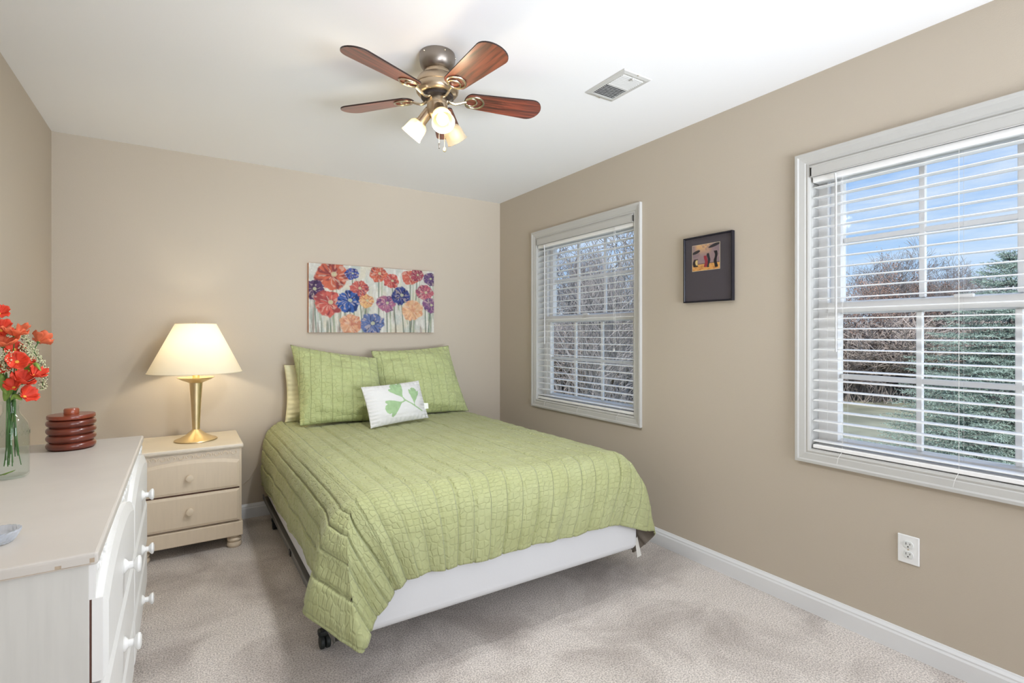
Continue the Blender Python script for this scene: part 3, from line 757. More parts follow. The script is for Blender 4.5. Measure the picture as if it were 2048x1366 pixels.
def frieze_scroll(P, a0, a1, zc, d):
    """low relief of leafy scrolls along a strip"""
    m = MB(); n = max(3, int((a1-a0)/0.042)); st = (a1-a0)/n
    for i in range(n):
        c = a0+st*(i+0.5); sg = 1 if i % 2 else -1
        pts = []
        for k in range(14):
            t = k/13; ang = sg*(t*4.4); r = 0.014*(1-t*0.75)
            pts.append(P(c+r*cos(ang), d, zc+sg*0.001+r*0.85*sin(ang)))
        m.tube(pts, [0.0030]*10+[0.0022, 0.0016, 0.0012, 0.001], 6)
        for s2 in (-1, 1):
            q = [P(c+s2*0.010, d, zc-sg*0.010), P(c+s2*0.016, d, zc-sg*0.004), P(c+s2*0.019, d, zc+sg*0.008)]
            m.tube(q, [0.001, 0.0038, 0.0008], 6)
    return m

def make_nightstand():
    x0, x1, yf = -2.645, -2.103, -0.525
    yb = -0.020
    root = thing('nightstand', 'cream two-drawer nightstand with carved frieze under the table lamp', 'nightstand', ((x0+x1)/2, (yf+yb)/2, 0))
    P = lambda a, d, z: Vector((a, yf-d+0.02, z))
    part('body', MB().box(x0+0.012, x1-0.008, yf+0.020, yb-0.003, 0.155, 0.590), M_ns, root, smooth=False, bevel=0.003)
    part('top', MB().box(x0, x1, yf-0.002, yb, 0.590, 0.615), M_ns_top, root, smooth=False, bevel=0.007, seg=3)
    part('top_edge_wear', MB().box(x0+0.004, x1-0.004, yf-0.0032, yf+0.01, 0.5965, 0.6005), M_wornedge, root, smooth=False, bevel=0.001, seg=1)
    part('plinth', MB().box(x0+0.004, x1-0.002, yf+0.004, yb-0.002, 0.070, 0.155), M_ns, root, smooth=False, bevel=0.006)
    fa, fb = x0+0.022, x1-0.020
    part('frieze_panel', MB().box(fa, fb, yf+0.012, yf+0.03, 0.52, 0.588), mat('frieze_cream', (214, 200, 180), 0.5, var=0.06, vscale=40), root, smooth=False)
    part('carved_scroll', frieze_scroll(lambda a, d, z: Vector((a, yf+0.0115-d, z)), fa+0.012, fb-0.012, 0.567, 0.0), M_ns, root)
    part('drawer_gap', MB().box(fa, fb, yf+0.016, yf+0.03, 0.160, 0.53), M_gap, root, smooth=False)
    for (z0, zc, ze) in ((0.362, 0.548, 0.520), (0.166, 0.352, 0.352)):
        dr = part('drawer', arch_front(P, fa+0.001, fb-0.001, z0, zc, ze, 0.0, 0.021), M_ns, root, smooth=False)
        part('knob', knob(Vector(((fa+fb)/2, yf-0.001, (z0+(zc+ze)/2)/2+0.004)), (0, -1, 0)), M_ns, dr)
    for fx in (x0+0.048, x1-0.044):
        for fy in (yf+0.050, yb-0.05):
            part('bun_foot', bun((fx, fy, 0.0)), M_ns, root)
make_nightstand()

def make_dresser():
    x0, x1 = XL+0.018, -2.552
    y0, y1 = -2.590, -1.142
    zt = 0.813
    root = thing('dresser', 'long whitewashed six-drawer dresser along the left wall', 'dresser', ((x0+x1)/2, (y0+y1)/2, 0))
    part('body', MB().box(x0+0.004, -2.568, y0+0.013, y1-0.012, 0.150, 0.787), M_dress_body, root, smooth=False, bevel=0.002)
    part('top', MB().box(x0, x1, y0, y1, 0.787, zt), M_dress_top, root, smooth=False, bevel=0.006, seg=3)
    # brown wear along the arris of the top
    wm = mat('bare_wood_wear', (176, 158, 136), 0.7, var=0.25, vscale=60)
    for (a, b, c, d) in ((x0+0.05, x1-0.012, 0.7915, 0.7925), (x1-0.068, x1-0.058, 0.793, 0.799), (x1-0.014, x1-0.006, 0.794, 0.803)):
        part('worn_patch', MB().box(a, b, y0-0.0004, y0+0.001, c, d), wm, root, smooth=False)
    part('plinth', MB().box(x0+0.002, -2.556, y0+0.006, y1-0.006, 0.070, 0.150), M_dress_draw, root, smooth=False, bevel=0.006)
    xf = -2.568
    ym = (y0+y1)/2
    part('frieze_panel', MB().box(xf-0.004, xf+0.010, y0+0.014, y1-0.014, 0.712, 0.787), M_dress_draw, root, smooth=False)
    for (a, b) in ((y0+0.016, ym-0.002), (ym+0.002, y1-0.016)):
        part('carved_scroll', frieze_scroll(lambda s_, d, z: Vector((xf+0.010+d, s_, z)), a+0.02, a+0.16, 0.770, 0.0), M_dress_draw, root)
        part('carved_scroll', frieze_scroll(lambda s_, d, z: Vector((xf+0.010+d, s_, z)), b-0.16, b-0.02, 0.770, 0.0), M_dress_draw, root)
    part('drawer_gap', MB().box(xf-0.001, xf+0.0035, y0+0.0155, y1-0.015, 0.150, 0.780), M_gap, root, smooth=False)
    for (a, b) in ((y0+0.013, ym-0.003), (ym+0.003, y1-0.013)):
        for (z0, zc, ze) in ((0.540, 0.776, 0.713), (0.338, 0.533, 0.533), (0.156, 0.331, 0.331)):
            P = lambda s_, d, z: Vector((xf+0.004+d, s_, z))
            dr = part('drawer', arch_front(P, a, b, z0, zc, ze, 0.0, 0.026, chamf=0.014), M_dress_draw, root, smooth=False)
            kz = {0.540: 0.640, 0.338: 0.430, 0.156: 0.235}[z0]
            part('knob', knob(Vector((xf+0.029, (a+b)/2, kz)), (1, 0, 0), 0.0215, 0.040), M_dress_draw, dr)
    for fx in (x0+0.05, -2.605):
        for fy in (y0+0.055, y1-0.055):
            part('bun_foot', bun((fx, fy, 0.0)), M_dress_draw, root)
make_dresser()

# ------------------------------------------------------------------ table lamp
def make_lamp():
    cx, cy, z0 = -2.338, -0.270, 0.616
    root = thing('table_lamp', 'lit brass table lamp with cream cone shade on the nightstand', 'lamp', (cx, cy, z0))
    part('base', MB().lathe([(0.0, 0.0), (0.112, 0.0), (0.115, 0.003), (0.113, 0.007), (0.085, 0.018), (0.050, 0.038), (0.028, 0.058), (0.021, 0.066), (0.0, 0.066)], (cx, cy, z0), 56), M_brass, root)
    part('stem', MB().lathe([(0.0, 0.064), (0.020, 0.064), (0.022, 0.12), (0.028, 0.24), (0.035, 0.345), (0.036, 0.352), (0.0, 0.352)], (cx, cy, z0), 40), M_brass, root)
    part('dish', MB().lathe([(0.0, 0.350), (0.036, 0.350), (0.050, 0.357), (0.078, 0.369), (0.097, 0.380), (0.099, 0.383), (0.090, 0.382), (0.050, 0.366), (0.0, 0.362)], (cx, cy, z0), 48), M_brass, root)
    part('socket', MB().lathe([(0.0, 0.362), (0.016, 0.362), (0.019, 0.375), (0.019, 0.43), (0.0, 0.43)], (cx, cy, z0), 20), M_brass, root)
    zb, zt = 1.030, 1.325
    sh = part('lamp_shade', MB().lathe_open([(0.250, zb), (0.1085, zt)], (cx, cy, 0), 72), M_shade, root)
    part('rim_trim', MB().torus(0.250, 0.0022, (cx, cy, zb), 72, 6), mat('shade_trim', (232, 222, 196), 0.8), sh)
    part('rim_trim', MB().torus(0.1085, 0.0022, (cx, cy, zt), 48, 6), mat('shade_trim', (232, 222, 196), 0.8), sh)
    sp = MB()
    for k in range(3):
        a = 2*pi*k/3+0.4; sp.tube([(cx, cy, zt-0.014), (cx+0.1085*cos(a), cy+0.1085*sin(a), zt-0.002)], 0.0016, 6)
    sp.tube([(cx+0.02, cy, z0+0.42), (cx+0.055, cy, z0+0.50), (cx+0.055, cy, z0+0.60), (cx+0.012, cy, zt-0.016), (cx, cy, zt-0.014), (cx-0.012, cy, zt-0.016), (cx-0.055, cy, z0+0.60), (cx-0.055, cy, z0+0.50), (cx-0.02, cy, z0+0.42)], 0.0016, 6)
    part('harp', sp, M_brass, root)
    part('finial', MB().lathe([(0.0, -0.016), (0.008, -0.012), (0.005, -0.002), (0.007, 0.004), (0.0, 0.012)], (cx, cy, zt), 14), M_brass, root)
    part('light_bulb', MB().lathe([(0.013, 0.43), (0.016, 0.445), (0.028, 0.475), (0.030, 0.492), (0.024, 0.512), (0.0, 0.522)], (cx, cy, z0), 20), M_bulb, root)
    light('table_lamp_light', 'POINT', (cx, cy, z0+0.555), (0, 0, 0), 4.3, (1.0, 0.90, 0.74), shadow_soft_size=0.03)
make_lamp()

# cord running down the wall from lamp
c = MB().tube([(-2.099, -0.012, 0.26), (-2.06, -0.010, 0.235), (-2.02, -0.010, 0.265), (-1.985, -0.012, 0.33), (-1.965, -0.012, 0.36)], 0.0016, 6)
tag(part('power_cord', c, mat('clear_cord', (196, 180, 158), 0.4), None, loc=(-2.03, -0.011, 0.26)), 'thin pale power cord drooping on the wall between nightstand and bed', 'cord')

# ------------------------------------------------------------------ bed
BX0, BX1, BY0, BY1 = -1.935, -0.425, -2.085, -0.055
ZT = 0.645
def make_bed():
    fr = thing('bedstead', 'dark steel rolling bed frame under the green-covered bed', 'bed frame', ((BX0+BX1)/2, (BY0+BY1)/2, 0))
    z = 0.150
    for x, s_ in ((BX0-0.008, 1), (BX1+0.008, -1)):
        mb = MB(); mb.box(min(x, x+s_*0.004), max(x, x+s_*0.004), BY0+0.06, BY1, z-0.020, z+0.012)
        mb.box(min(x, x+s_*0.035), max(x, x+s_*0.035), BY0+0.06, BY1, z-0.012, z-0.008)
        r = part('side_rail', mb, M_railmetal, fr, smooth=False)
        part('rail_clamp', MB().box(x-0.006, x+0.006, -1.15, -1.11, z-0.018, z+0.01), M_blackmetal, r, smooth=False, bevel=0.002)
    for y in (-1.72, -0.42):
        part('cross_rail', MB().box(BX0+0.01, BX1-0.01, y-0.018, y+0.018, z-0.016, z-0.012).box(BX0+0.01, BX1-0.01, y-0.002, y+0.002, z-0.040, z-0.012), M_blackmetal, fr, smooth=False)
    part('cross_rail', MB().box((BX0+BX1)/2-0.018, (BX0+BX1)/2+0.018, -1.72, -0.42, z-0.022, z-0.017), M_blackmetal, fr, smooth=False)
    for (x, y) in ((-1.925, -1.80), (-0.440, -1.76), (-1.900, -0.33), (-0.46, -0.33)):
        lg = part('leg', MB().box(x-0.012, x+0.012, y-0.012, y+0.012, 0.070, z+0.0), M_blackmetal, fr, smooth=False, bevel=0.002)
        cm = MB()
        for s_ in (-1, 1):
            Mw = Matrix.Translation((x+s_*0.011, y, 0.0265)) @ Matrix.Rotation(radians(90), 4, 'Y')
            cm.lathe([(0, -0.009), (0.022, -0.009), (0.026, -0.005), (0.026, 0.005), (0.022, 0.009), (0, 0.009)], (0, 0, 0), 24, Mw)
        part('caster_wheel', cm, M_rubber, lg)
        part('caster_hood', MB().box(x-0.024, x+0.024, y-0.008, y+0.028, 0.046, 0.072), M_rubber, lg, smooth=False, bevel=0.008, seg=3)
    bs = MB().box(BX0+0.006, BX1-0.006, BY0+0.006, BY1, 0.156, 0.372)
    tag(part('box_spring', bs, M_sheet, None, loc=((BX0+BX1)/2, (BY0+BY1)/2, 0.156), smooth=True, bevel=0.035, seg=5), 'white cloth-covered box spring on the steel bed frame', 'box spring')
    mt = MB().box(BX0+0.018, BX1-0.018, BY0+0.018, BY1, 0.374, 0.625)
    tag(part('mattress', mt, M_sheet, None, loc=((BX0+BX1)/2, (BY0+BY1)/2, 0.374), smooth=True, bevel=0.10, seg=8), 'thick mattress under the green quilt, on the box spring', 'mattress')
make_bed()

def catmull(pts, n):
    """pts: array k x d -> n samples, parameter spread by chord length"""
    P = np.asarray(pts, float); d = np.r_[0, np.cumsum(np.linalg.norm(np.diff(P[:, :3], axis=0), axis=1))]
    t = np.linspace(0, d[-1], n); out = np.zeros((n, P.shape[1]))
    tang = np.zeros_like(P)
    for i in range(len(P)):
        a, b = max(i-1, 0), min(i+1, len(P)-1); tang[i] = (P[b]-P[a])/(d[b]-d[a])
    for j, tj in enumerate(t):
        i = min(np.searchsorted(d, tj, 'right')-1, len(P)-2); i = max(i, 0); h = d[i+1]-d[i]; s_ = (tj-d[i])/h
        out[j] = (2*s_**3-3*s_**2+1)*P[i]+(s_**3-2*s_**2+s_)*h*tang[i]+(-2*s_**3+3*s_**2)*P[i+1]+(s_**3-s_**2)*h*tang[i+1]
    return out

def make_quilt():
    ix0, ix1, iy0, iy1 = BX0+0.115, BX1-0.115, BY0+0.125, BY1-0.005
    XO0, XO1, YO = BX0-0.016, BX1+0.016, BY0-0.018
    DS, DF = 0.52, 0.44        # cloth beyond the inset line
    m = MB(); UV = []
    def grid(Pn, UVn, flip=False):
        a, b = Pn.shape[:2]; n0 = len(m.v)
        m.v += [tuple(p) for p in Pn.reshape(-1, 3)]; UV.extend(UVn.reshape(-1, 2).tolist())
        I = n0+np.arange(a*b).reshape(a, b)
        q = np.stack([I[:-1, :-1], I[1:, :-1], I[1:, 1:], I[:-1, 1:]], -1).reshape(-1, 4)
        if flip: q = q[:, ::-1]
        m.f += [tuple(r) for r in q.tolist()]
    NX, NY, NQ = 170, 170, 64
    xs = np.linspace(ix0, ix1, NX); ysl = np.linspace(iy1, iy0, NY)
    X, Y = np.meshgrid(xs, ysl, indexing='ij')
    def topz(x, y):
        base = ZT+0.012*np.exp(-((x-(BX0+BX1)/2)/0.6)**2)+0.006*(vnoise(x*3, y*3, 7)-0.5)
        return base
    def disp(u, v):
        """puckers either side of each seam; height in metres"""
        s_ = u*11.6
        k = np.abs((s_ % 1)-0.5)*2           # 1 on the seam
        puck = (vnoise(s_*1.0+0.3, v*16, 3)-0.5)*0.006+(vnoise(u*22, v*40, 9)-0.5)*0.0035
        return -0.010*np.clip((k-0.78)/0.22, 0, 1)**1.5*(0.4+1.2*vnoise(np.floor(s_+0.5)*3.7, v*3, 12))+puck
    grid(np.stack([X, Y, topz(X, Y)], -1), np.stack([X, Y], -1))
    def rays(I, O, Hm, UI, UH, n):
        """I inner pts (n,3); O horizontal out dirs (n,3); Hm hem pts; returns surface"""
        q = np.linspace(0, 1, NQ)**0.9
        P0 = I; P1 = I+O*0.105
        P1[:, 2] = I[:, 2]-0.004
        P2 = P1+(Hm-P1)*0.33+O*0.034; P3 = Hm
        q_ = q[None, :, None]
        S = (1-q_)**3*P0[:, None]+3*(1-q_)**2*q_*P1[:, None]+3*(1-q_)*q_**2*P2[:, None]+q_**3*P3[:, None]
        U = UI[:, None]*(1-q_)+UH[:, None]*q_
        return S, U
    # left side strip
    ycut = -1.70
    yl = np.linspace(iy1, ycut, 130)
    # hem control points: x y z, cloth u v
    left = [(XO0-0.002, iy1, .228), (XO0, -0.5, .255), (XO0-0.002, -0.9, .272), (XO0, -1.3, .282), (XO0-0.004, ycut, .288)]
    uL = ix0-DS; vF = iy0-DF; uR = ix1+DS
    A = lambda p, u, v: tuple(p)+(u, v)
    L = [A(p, uL, p[1]) for p in left]
    Q = lambda px, py, t, u, v: tuple(PX(px, py, t))+(u, v)
    cornerL = [Q(632, 1158, 2.04, uL, -1.80), Q(622, 1186, 1.95, uL, -1.90), Q(611, 1218, 1.86, uL, -2.00), Q(616, 1232, 1.815, uL, -2.06), Q(650, 1255, 1.785, uL, -2.15),
               Q(690, 1282, 1.765, uL, -2.27), Q(724, 1304, 1.755, uL, vF)]
    cornerL2 = [Q(738, 1276, 1.80, uL+0.07, vF), Q(752, 1246, 1.835, uL+0.15, vF), Q(764, 1222, 1.860, uL+0.22, vF), Q(786, 1190, 1.885, uL+0.32, vF), Q(803, 1172, 1.900, ix0-0.06, vF)]
    foot = [Q(840, 1151, 1.942, -1.72, vF), Q(878, 1142, 1.985, -1.60, vF), Q(914, 1134, 2.025, -1.48, vF), Q(988, 1115, 2.120, -1.26, vF), Q(1062, 1092, 2.222, -1.04, vF),
            Q(1137, 1075, 2.335, -.80, vF), Q(1180, 1063, 2.405, -.68, vF), Q(1211, 1054, 2.455, ix1, vF)]
    cornerR = [Q(1240, 1052, 2.51, ix1+0.10, vF), Q(1263, 1056, 2.555, ix1+0.18, vF), Q(1292, 1062, 2.62, ix1+0.27, vF), Q(1311, 1064, 2.68, ix1+0.36, vF), Q(1300, 1080, 2.74, ix1+0.43, vF),
               Q(1267, 1104, 2.80, uR, vF)]
    cornerR2 = [Q(1268, 1092, 2.86, uR, vF+0.09), A((-0.372, -1.85, .195), uR, vF+0.20), A((-0.385, -1.75, .235), uR, -1.85), A((XO1+0.02, -1.60, .262), uR, -1.68)]
    right = [A((XO1+0.004, -1.3, .27), uR, -1.3), A((XO1+0.006, -0.9, .25), uR, -.9), A((XO1+0.004, -0.5, .245), uR, -.5), A((XO1+0.006, iy1, .235), uR, iy1)]
    # left side + first half of the corner share the side's inner line, then the fan about the corner point
    s1 = catmull(L+cornerL, 320)
    s2 = catmull([cornerL[-1]]+cornerL2+foot+cornerR, 460)
    s3 = catmull([cornerR[-1]]+cornerR2+right, 300)
    def build(S, side):
        n = len(S); Hm = S[:, :3]; UH = S[:, 3:]
        UI = np.zeros((n, 2)); O = np.zeros((n, 3))
        UI[:, 0] = np.clip(UH[:, 0], ix0, ix1); UI[:, 1] = np.clip(UH[:, 1], iy0, iy1)
        I = np.zeros((n, 3)); I[:, :2] = UI; I[:, 2] = topz(I[:, 0], I[:, 1])
        D = UH-UI; D = D/np.maximum(np.linalg.norm(D, axis=1), 1e-6)[:, None]
        O[:, :2] = D
        # keep the fan reaching a bit further out over the mattress corner
        corner = np.minimum(np.abs(D[:, 0]), np.abs(D[:, 1]))
        sc = 1+0.30*corner[:, None]
        q_surf, U = rays(I, O*sc, Hm, UI, UH, n)
        return q_surf, U
    for S in (s1, s2, s3):
        G, U = build(S, 0)
        grid(G, U)
    # weld, normals and pucker
    V = np.array(m.v); F = np.array(m.f); UVa = np.array(UV)
    N = np.zeros_like(V)
    fn = np.cross(V[F[:, 2]]-V[F[:, 0]], V[F[:, 3]]-V[F[:, 1]])
    # orient faces outward/upward from the bed's core
    ctr = V[F].mean(1); core = np.stack([np.clip(ctr[:, 0], ix0, ix1), np.clip(ctr[:, 1], iy0, iy1), np.full(len(F), 0.40)], 1)
    flip = (fn*(ctr-core)).sum(1) < 0
    fn[flip] *= -1
    for k in range(4): np.add.at(N, F[:, k], fn)
    key = np.round(V*2e3+0.13).astype(np.int64); _, inv = np.unique(key, axis=0, return_inverse=True); inv = inv.ravel()
    NS = np.zeros((inv.max()+1, 3)); np.add.at(NS, inv, N); N = NS[inv]; N /= np.maximum(np.linalg.norm(N, axis=1), 1e-9)[:, None]
    dsp = disp(UVa[:, 0], UVa[:, 1])
    # long soft folds down the foot drop
    below = sm(0.02, 0.30, ZT-V[:, 2])
    ff = sm(0.0, 0.05, iy0-UVa[:, 1])
    dsp = dsp+below*ff*0.008*np.sin(UVa[:, 0]*2*pi*5.1+1.3*np.sin(UVa[:, 0]*7))+below*(1-ff)*0.005*np.sin(UVa[:, 1]*2*pi*2.3)
    V = V+N*(dsp+0.003)[:, None]
    F[flip] = F[flip][:, ::-1]
    m.f = [tuple(r) for r in F.tolist()]
    m.v = [tuple(p) for p in V]; m.uv = UV
    root = part('quilt', m, M_quilt, None, loc=((BX0+BX1)/2, (BY0+BY1)/2, ZT), smooth=True, weld=False, angle=180, keep=True)
    # joined edges: average exact duplicates
    import bmesh
    bm = bmesh.new(); bm.from_mesh(root.data); bmesh.ops.remove_doubles(bm, verts=bm.verts, dist=0.0008)
    bm.to_mesh(root.data); bm.free()
    root.data.polygons.foreach_set('use_smooth', [True]*len(root.data.polygons))
    root.data.materials.append(M_lining)
    md = root.modifiers.new('solid', 'SOLIDIFY'); md.thickness = 0.006; md.offset = -1; md.material_offset = 1; md.material_offset_rim = 0
    tag(root, 'green channel-stitched quilt draped over the bed, pointed corner hanging low', 'quilt')
    tg = MB().add([(-0.390, -2.012, .175), (-0.360, -2.000, .178), (-0.352, -2.022, .085), (-0.392, -2.030, .085)], [(0, 1, 2, 3)])
    part('care_tag', tg, mat('white_tag', (225, 222, 214), 0.8), root, smooth=False, solid=0.001)
make_quilt()

# ------------------------------------------------------------------ pillows
def pillow_pts(W, Hh, T, nu, nv, seed, pin=0.055, wr=0.010, edge=0.0):
    """front and back sheets of a pillow in local axes: x width, y height, z thickness"""
    s_, t_ = np.meshgrid(np.linspace(-1, 1, nu), np.linspace(-1, 1, nv), indexing='ij')
    # corners stay out, edges pull in
    x = s_*W/2*(1-pin*(1-t_**2)*np.abs(s_)**3); y = t_*Hh/2*(1-pin*1.1*(1-s_**2)*np.abs(t_)**3)
    prof = (np.clip(1-np.abs(s_)**2.6, 0, 1)**0.62)*(np.clip(1-np.abs(t_)**2.6, 0, 1)**0.62)
    d = np.minimum(1-np.abs(s_), 1-np.abs(t_))
    n = (fbm(s_*3+seed, t_*3, seed)-0.47)*wr*2.2+(vnoise(s_*2+seed+3*t_, t_*9, seed+5)-0.5)*wr*0.9
    e = sm(0.0, 0.2, d)
    zf = T/2*prof+n*e; zb = -T/2*prof*0.9
    # gathers along the edge
    zf = zf+0.004*np.sin(t_*38+seed)*sm(0.35, 0.0, 1-np.abs(s_))*sm(0, 0.05, d)+0.004*np.sin(s_*40+seed)*sm(0.35, 0.0, 1-np.abs(t_))*sm(0, 0.05, d)
    return s_, t_, x, y, zf, zb
def pillow(name, label, cat, W, Hh, T, centre, right, up, material, seed, group=None, nu=90, nv=70, colf=None, bend=0.0, cors=None, **kw):
    s_, t_, x, y, zf, zb = pillow_pts(W, Hh, T, nu, nv, seed, **kw)
    R = Vector(right).normalized(); U = Vector(up); U = (U-R*U.dot(R)).normalized(); Nn = R.cross(U)
    if cors is not None:      # corner offsets (bl, br, tl, tr) in the pillow's plane
        wa = [(1-s_)*(1-t_)/4, (1+s_)*(1-t_)/4, (1-s_)*(1+t_)/4, (1+s_)*(1+t_)/4]
        for w_, (dx, dy) in zip(wa, cors): x = x+w_*dx; y = y+w_*dy
    C = Vector(centre); n = nu*nv
    def w3(zz):
        zz = zz-bend*(s_**2)*0.0-bend*((t_+1)/2)**2
        return np.stack([C[k]+x*R[k]+y*U[k]+zz*Nn[k] for k in range(3)], -1).reshape(-1, 3)
    vf, vb = w3(zf), w3(zb)
    m = MB(); m.v = [tuple(p) for p in vf]+[tuple(p) for p in vb]
    I = np.arange(n).reshape(nu, nv)
    q = np.stack([I[:-1, :-1], I[1:, :-1], I[1:, 1:], I[:-1, 1:]], -1).reshape(-1, 4)
    m.f = [tuple(r) for r in q.tolist()]+[tuple(r) for r in (q[:, ::-1]+n).tolist()]
    uvs = np.stack([x.ravel(), y.ravel()], 1)
    m.uv = np.r_[uvs, uvs].tolist()
    base = C-U*(Hh/2)
    root = part(name, m, material, None, loc=base, smooth=True, weld=False, angle=180)
    if colf is not None:
        cf = colf(x.ravel()/W+0.5, 0.5-y.ravel()/Hh); plain = np.ones_like(cf)*lin([216, 215, 213])
        set_col(root, np.r_[cf, plain])
    import bmesh
    bm = bmesh.new(); bm.from_mesh(root.data); bmesh.ops.remove_doubles(bm, verts=bm.verts, dist=0.0005); bmesh.ops.recalc_face_normals(bm, faces=bm.faces); bm.to_mesh(root.data); bm.free()
    root.data.polygons.foreach_set('use_smooth', [True]*len(root.data.polygons))
    return tag(root, label, cat, group)

pillow('bed_pillow', 'pale yellow plain pillow standing behind the left green sham', 'pillow', 0.62, 0.40, 0.15, (-1.505, -0.105, 0.850), (1, 0, 0), (0.0, 0.12, 1), M_cream, 2)
pillow('pillow_sham', 'green quilted pillow sham on the left, beside the nightstand', 'pillow', 0.62, 0.54, 0.21, (-1.480, -0.310, 0.900), (1, -0.12, -0.02), (-0.02, 0.50, 1), M_sham, 6, 'green quilted shams', cors=((0.04, 0.0), (0.0, 0), (-0.015, 0.045), (-0.05, -0.055)), wr=0.022)
pillow('pillow_sham', 'green quilted pillow sham on the right, near the corner window', 'pillow', 0.66, 0.52, 0.19, (-0.885, -0.245, 0.895), (1, 0.02, 0.02), (0.0, 0.42, 1), M_sham, 9, 'green quilted shams', cors=((0.0, 0.0), (0.05, -0.01), (0, 0.01), (-0.01, 0.03)), wr=0.020)

def leaf_print(u, v):
    c = np.ones((len(u), 3))*lin([216, 215, 213])
    X = u*436/1.0; Y = v*256      # artwork units (wide x high)
    g = lin([156, 184, 140])
    def poly_in(P, x, y):
        ins = np.zeros(len(x), bool); n = len(P)
        for i in range(n):
            x1, y1 = P[i]; x2, y2 = P[(i+1) % n]
            k = ((y1 > y) != (y2 > y)) & (x < (x2-x1)*(y-y1)/((y2-y1) if y2 != y1 else 1e-9)+x1); ins ^= k
        return ins
    def lobed(base, ang, ln, wd, lob=3):
        pts = []
        ca, sa = cos(ang), sin(ang)
        prof = [(0, 0)]
        up = [(0.18, 0.10), (0.40, 0.28), (0.66, 0.46), (0.80, 0.50), (0.86, 0.42), (0.80, 0.28), (0.92, 0.26), (1.0, 0.12), (1.0, 0.0)]
        prof += up+[(a, -b) for a, b in up[::-1][1:]]
        for a, b in prof: pts.append((base[0]+ln*a*ca-wd*b*sa, base[1]+ln*a*sa+wd*b*ca))
        return pts
    ins = poly_in(lobed((240, 134), radians(163), 138, 108), X, Y) | poly_in(lobed((246, 112), radians(-112), 112, 118), X, Y) | poly_in(lobed((322, 160), radians(-76), 112, 82), X, Y)
    for (a, b) in (((250, 120), (378, 206)), ((322, 160), (326, 172)), ((246, 108), (256, 126)), ((236, 136), (262, 128))):
        a = np.array(a); b = np.array(b); d = b-a; t = np.clip(((X-a[0])*d[0]+(Y-a[1])*d[1])/(d@d), 0, 1)
        ins |= np.hypot(X-a[0]-t*d[0], Y-a[1]-t*d[1]) < 4.0
    c[ins] = g*(0.92+0.16*vnoise(X[ins]/14, Y[ins]/14, 4))[:, None]
    return c
lum = pillow('throw_pillow', 'small white oblong throw pillow printed with a green leaf sprig', 'pillow', 0.455, 0.275, 0.10, (-1.205, -0.640, 0.800), (1, 0.25, 0.03), (-0.02, 0.42, 1), attr_mat('leaf_print_cotton', 0.85, 0.3, 260), 12, None, nu=200, nv=130, colf=leaf_print, wr=0.004, pin=0.035)
tg = MB().add([PX(848, 806, 3.44), PX(856, 806, 3.44), PX(857, 817, 3.43), PX(849, 818, 3.43)], [(0, 1, 2, 3)])
part('side_tag', tg, mat('tag_white', (232, 234, 230), 0.8), lum, smooth=False, solid=0.001)

# ------------------------------------------------------------------ wooden lidded box
def make_box():
    c = PX(143, 880, 2.02); cx, cy = c.x-0.0, c.y; z0 = 0.814
    root = thing('wooden_box', 'round ringed dark-red wooden lidded box on the dresser', 'box', (cx, cy, z0))
    wd = mat('mahogany', (104, 44, 28), 0.28, var=0.25, vscale=22, coat=0.4)
    pr = [(0.0, 0.0), (0.070, 0.0)]; R = 0.0775
    for k in range(4):
        z = k*0.029
        for j in range(9):
            a = -pi/2+pi*j/8; pr.append((R-0.014+0.014*cos(a), z+0.0145+0.0140*sin(a)))
    pr += [(0.066, 0.1165), (0.0, 0.1165)]
    part('body', MB().lathe(pr, (cx, cy, z0), 56, angle if False else None), wd, root, angle=60)
    lid = part('lid', MB().lathe([(0.0, 0.117), (0.068, 0.117), (0.0735, 0.119), (0.0745, 0.122), (0.0745, 0.130), (0.073, 0.133), (0.0, 0.134)], (cx, cy, z0), 56), mat('mahogany_lid', (128, 56, 34), 0.3, var=0.2, vscale=18, coat=0.4), root)
    part('knob', MB().lathe([(0.0, 0.133), (0.0235, 0.133), (0.0245, 0.137), (0.0240, 0.152), (0.021, 0.156), (0.0, 0.158)], (cx, cy, z0), 28), mat('mahogany_knob', (150, 74, 44), 0.3, var=0.15, vscale=25, coat=0.4), lid)
make_box()

# ------------------------------------------------------------------ glass jar and bouquet
VC = PX(22, 955, 1.60)
VX, VY, VZ = VC.x, VC.y, 0.814
def make_jar():
    root = thing('glass_jar', 'clear glass bottle-shaped jar holding the flowers', 'jar', (VX, VY, VZ))
    out = [(0.0, 0.0), (0.034, 0.0), (0.041, 0.004), (0.0435, 0.012), (0.0435, 0.150), (0.040, 0.170), (0.030, 0.188), (0.0225, 0.198), (0.0205, 0.206), (0.0205, 0.228), (0.0235, 0.231), (0.0235, 0.238), (0.021, 0.240)]
    inn = [(0.0185, 0.238), (0.0182, 0.206), (0.0275, 0.186), (0.0375, 0.168), (0.041, 0.150), (0.041, 0.014), (0.037, 0.008), (0.0, 0.007)]
    part('glass_body', MB().lathe(out+inn, (VX, VY, VZ), 56), M_jar, root)
    # raised zigzag band
    mb = MB(); pts = []
    for k in range(49):
        a = 2*pi*k/48; pts.append((VX+0.0440*cos(a), VY+0.0440*sin(a), VZ+0.140+(0.006 if k % 2 else -0.006)))
    mb.tube(pts, 0.0012, 5)
    part('embossed_band', mb, M_jar, root)
    lf = MB().add([(VX-0.03, VY-0.012, VZ+0.012), (VX-0.008, VY-0.026, VZ+0.016), (VX+0.014, VY-0.018, VZ+0.026), (VX+0.004, VY-0.006, VZ+0.018)], [(0, 1, 2, 3)])
    tag(part('loose_leaf', lf, mat('leaf_green', (112, 138, 52), 0.6), None, loc=(VX, VY-0.015, VZ+0.012), solid=0.0008), 'single green leaf lying in the bottom of the glass jar', 'leaf')
make_jar()

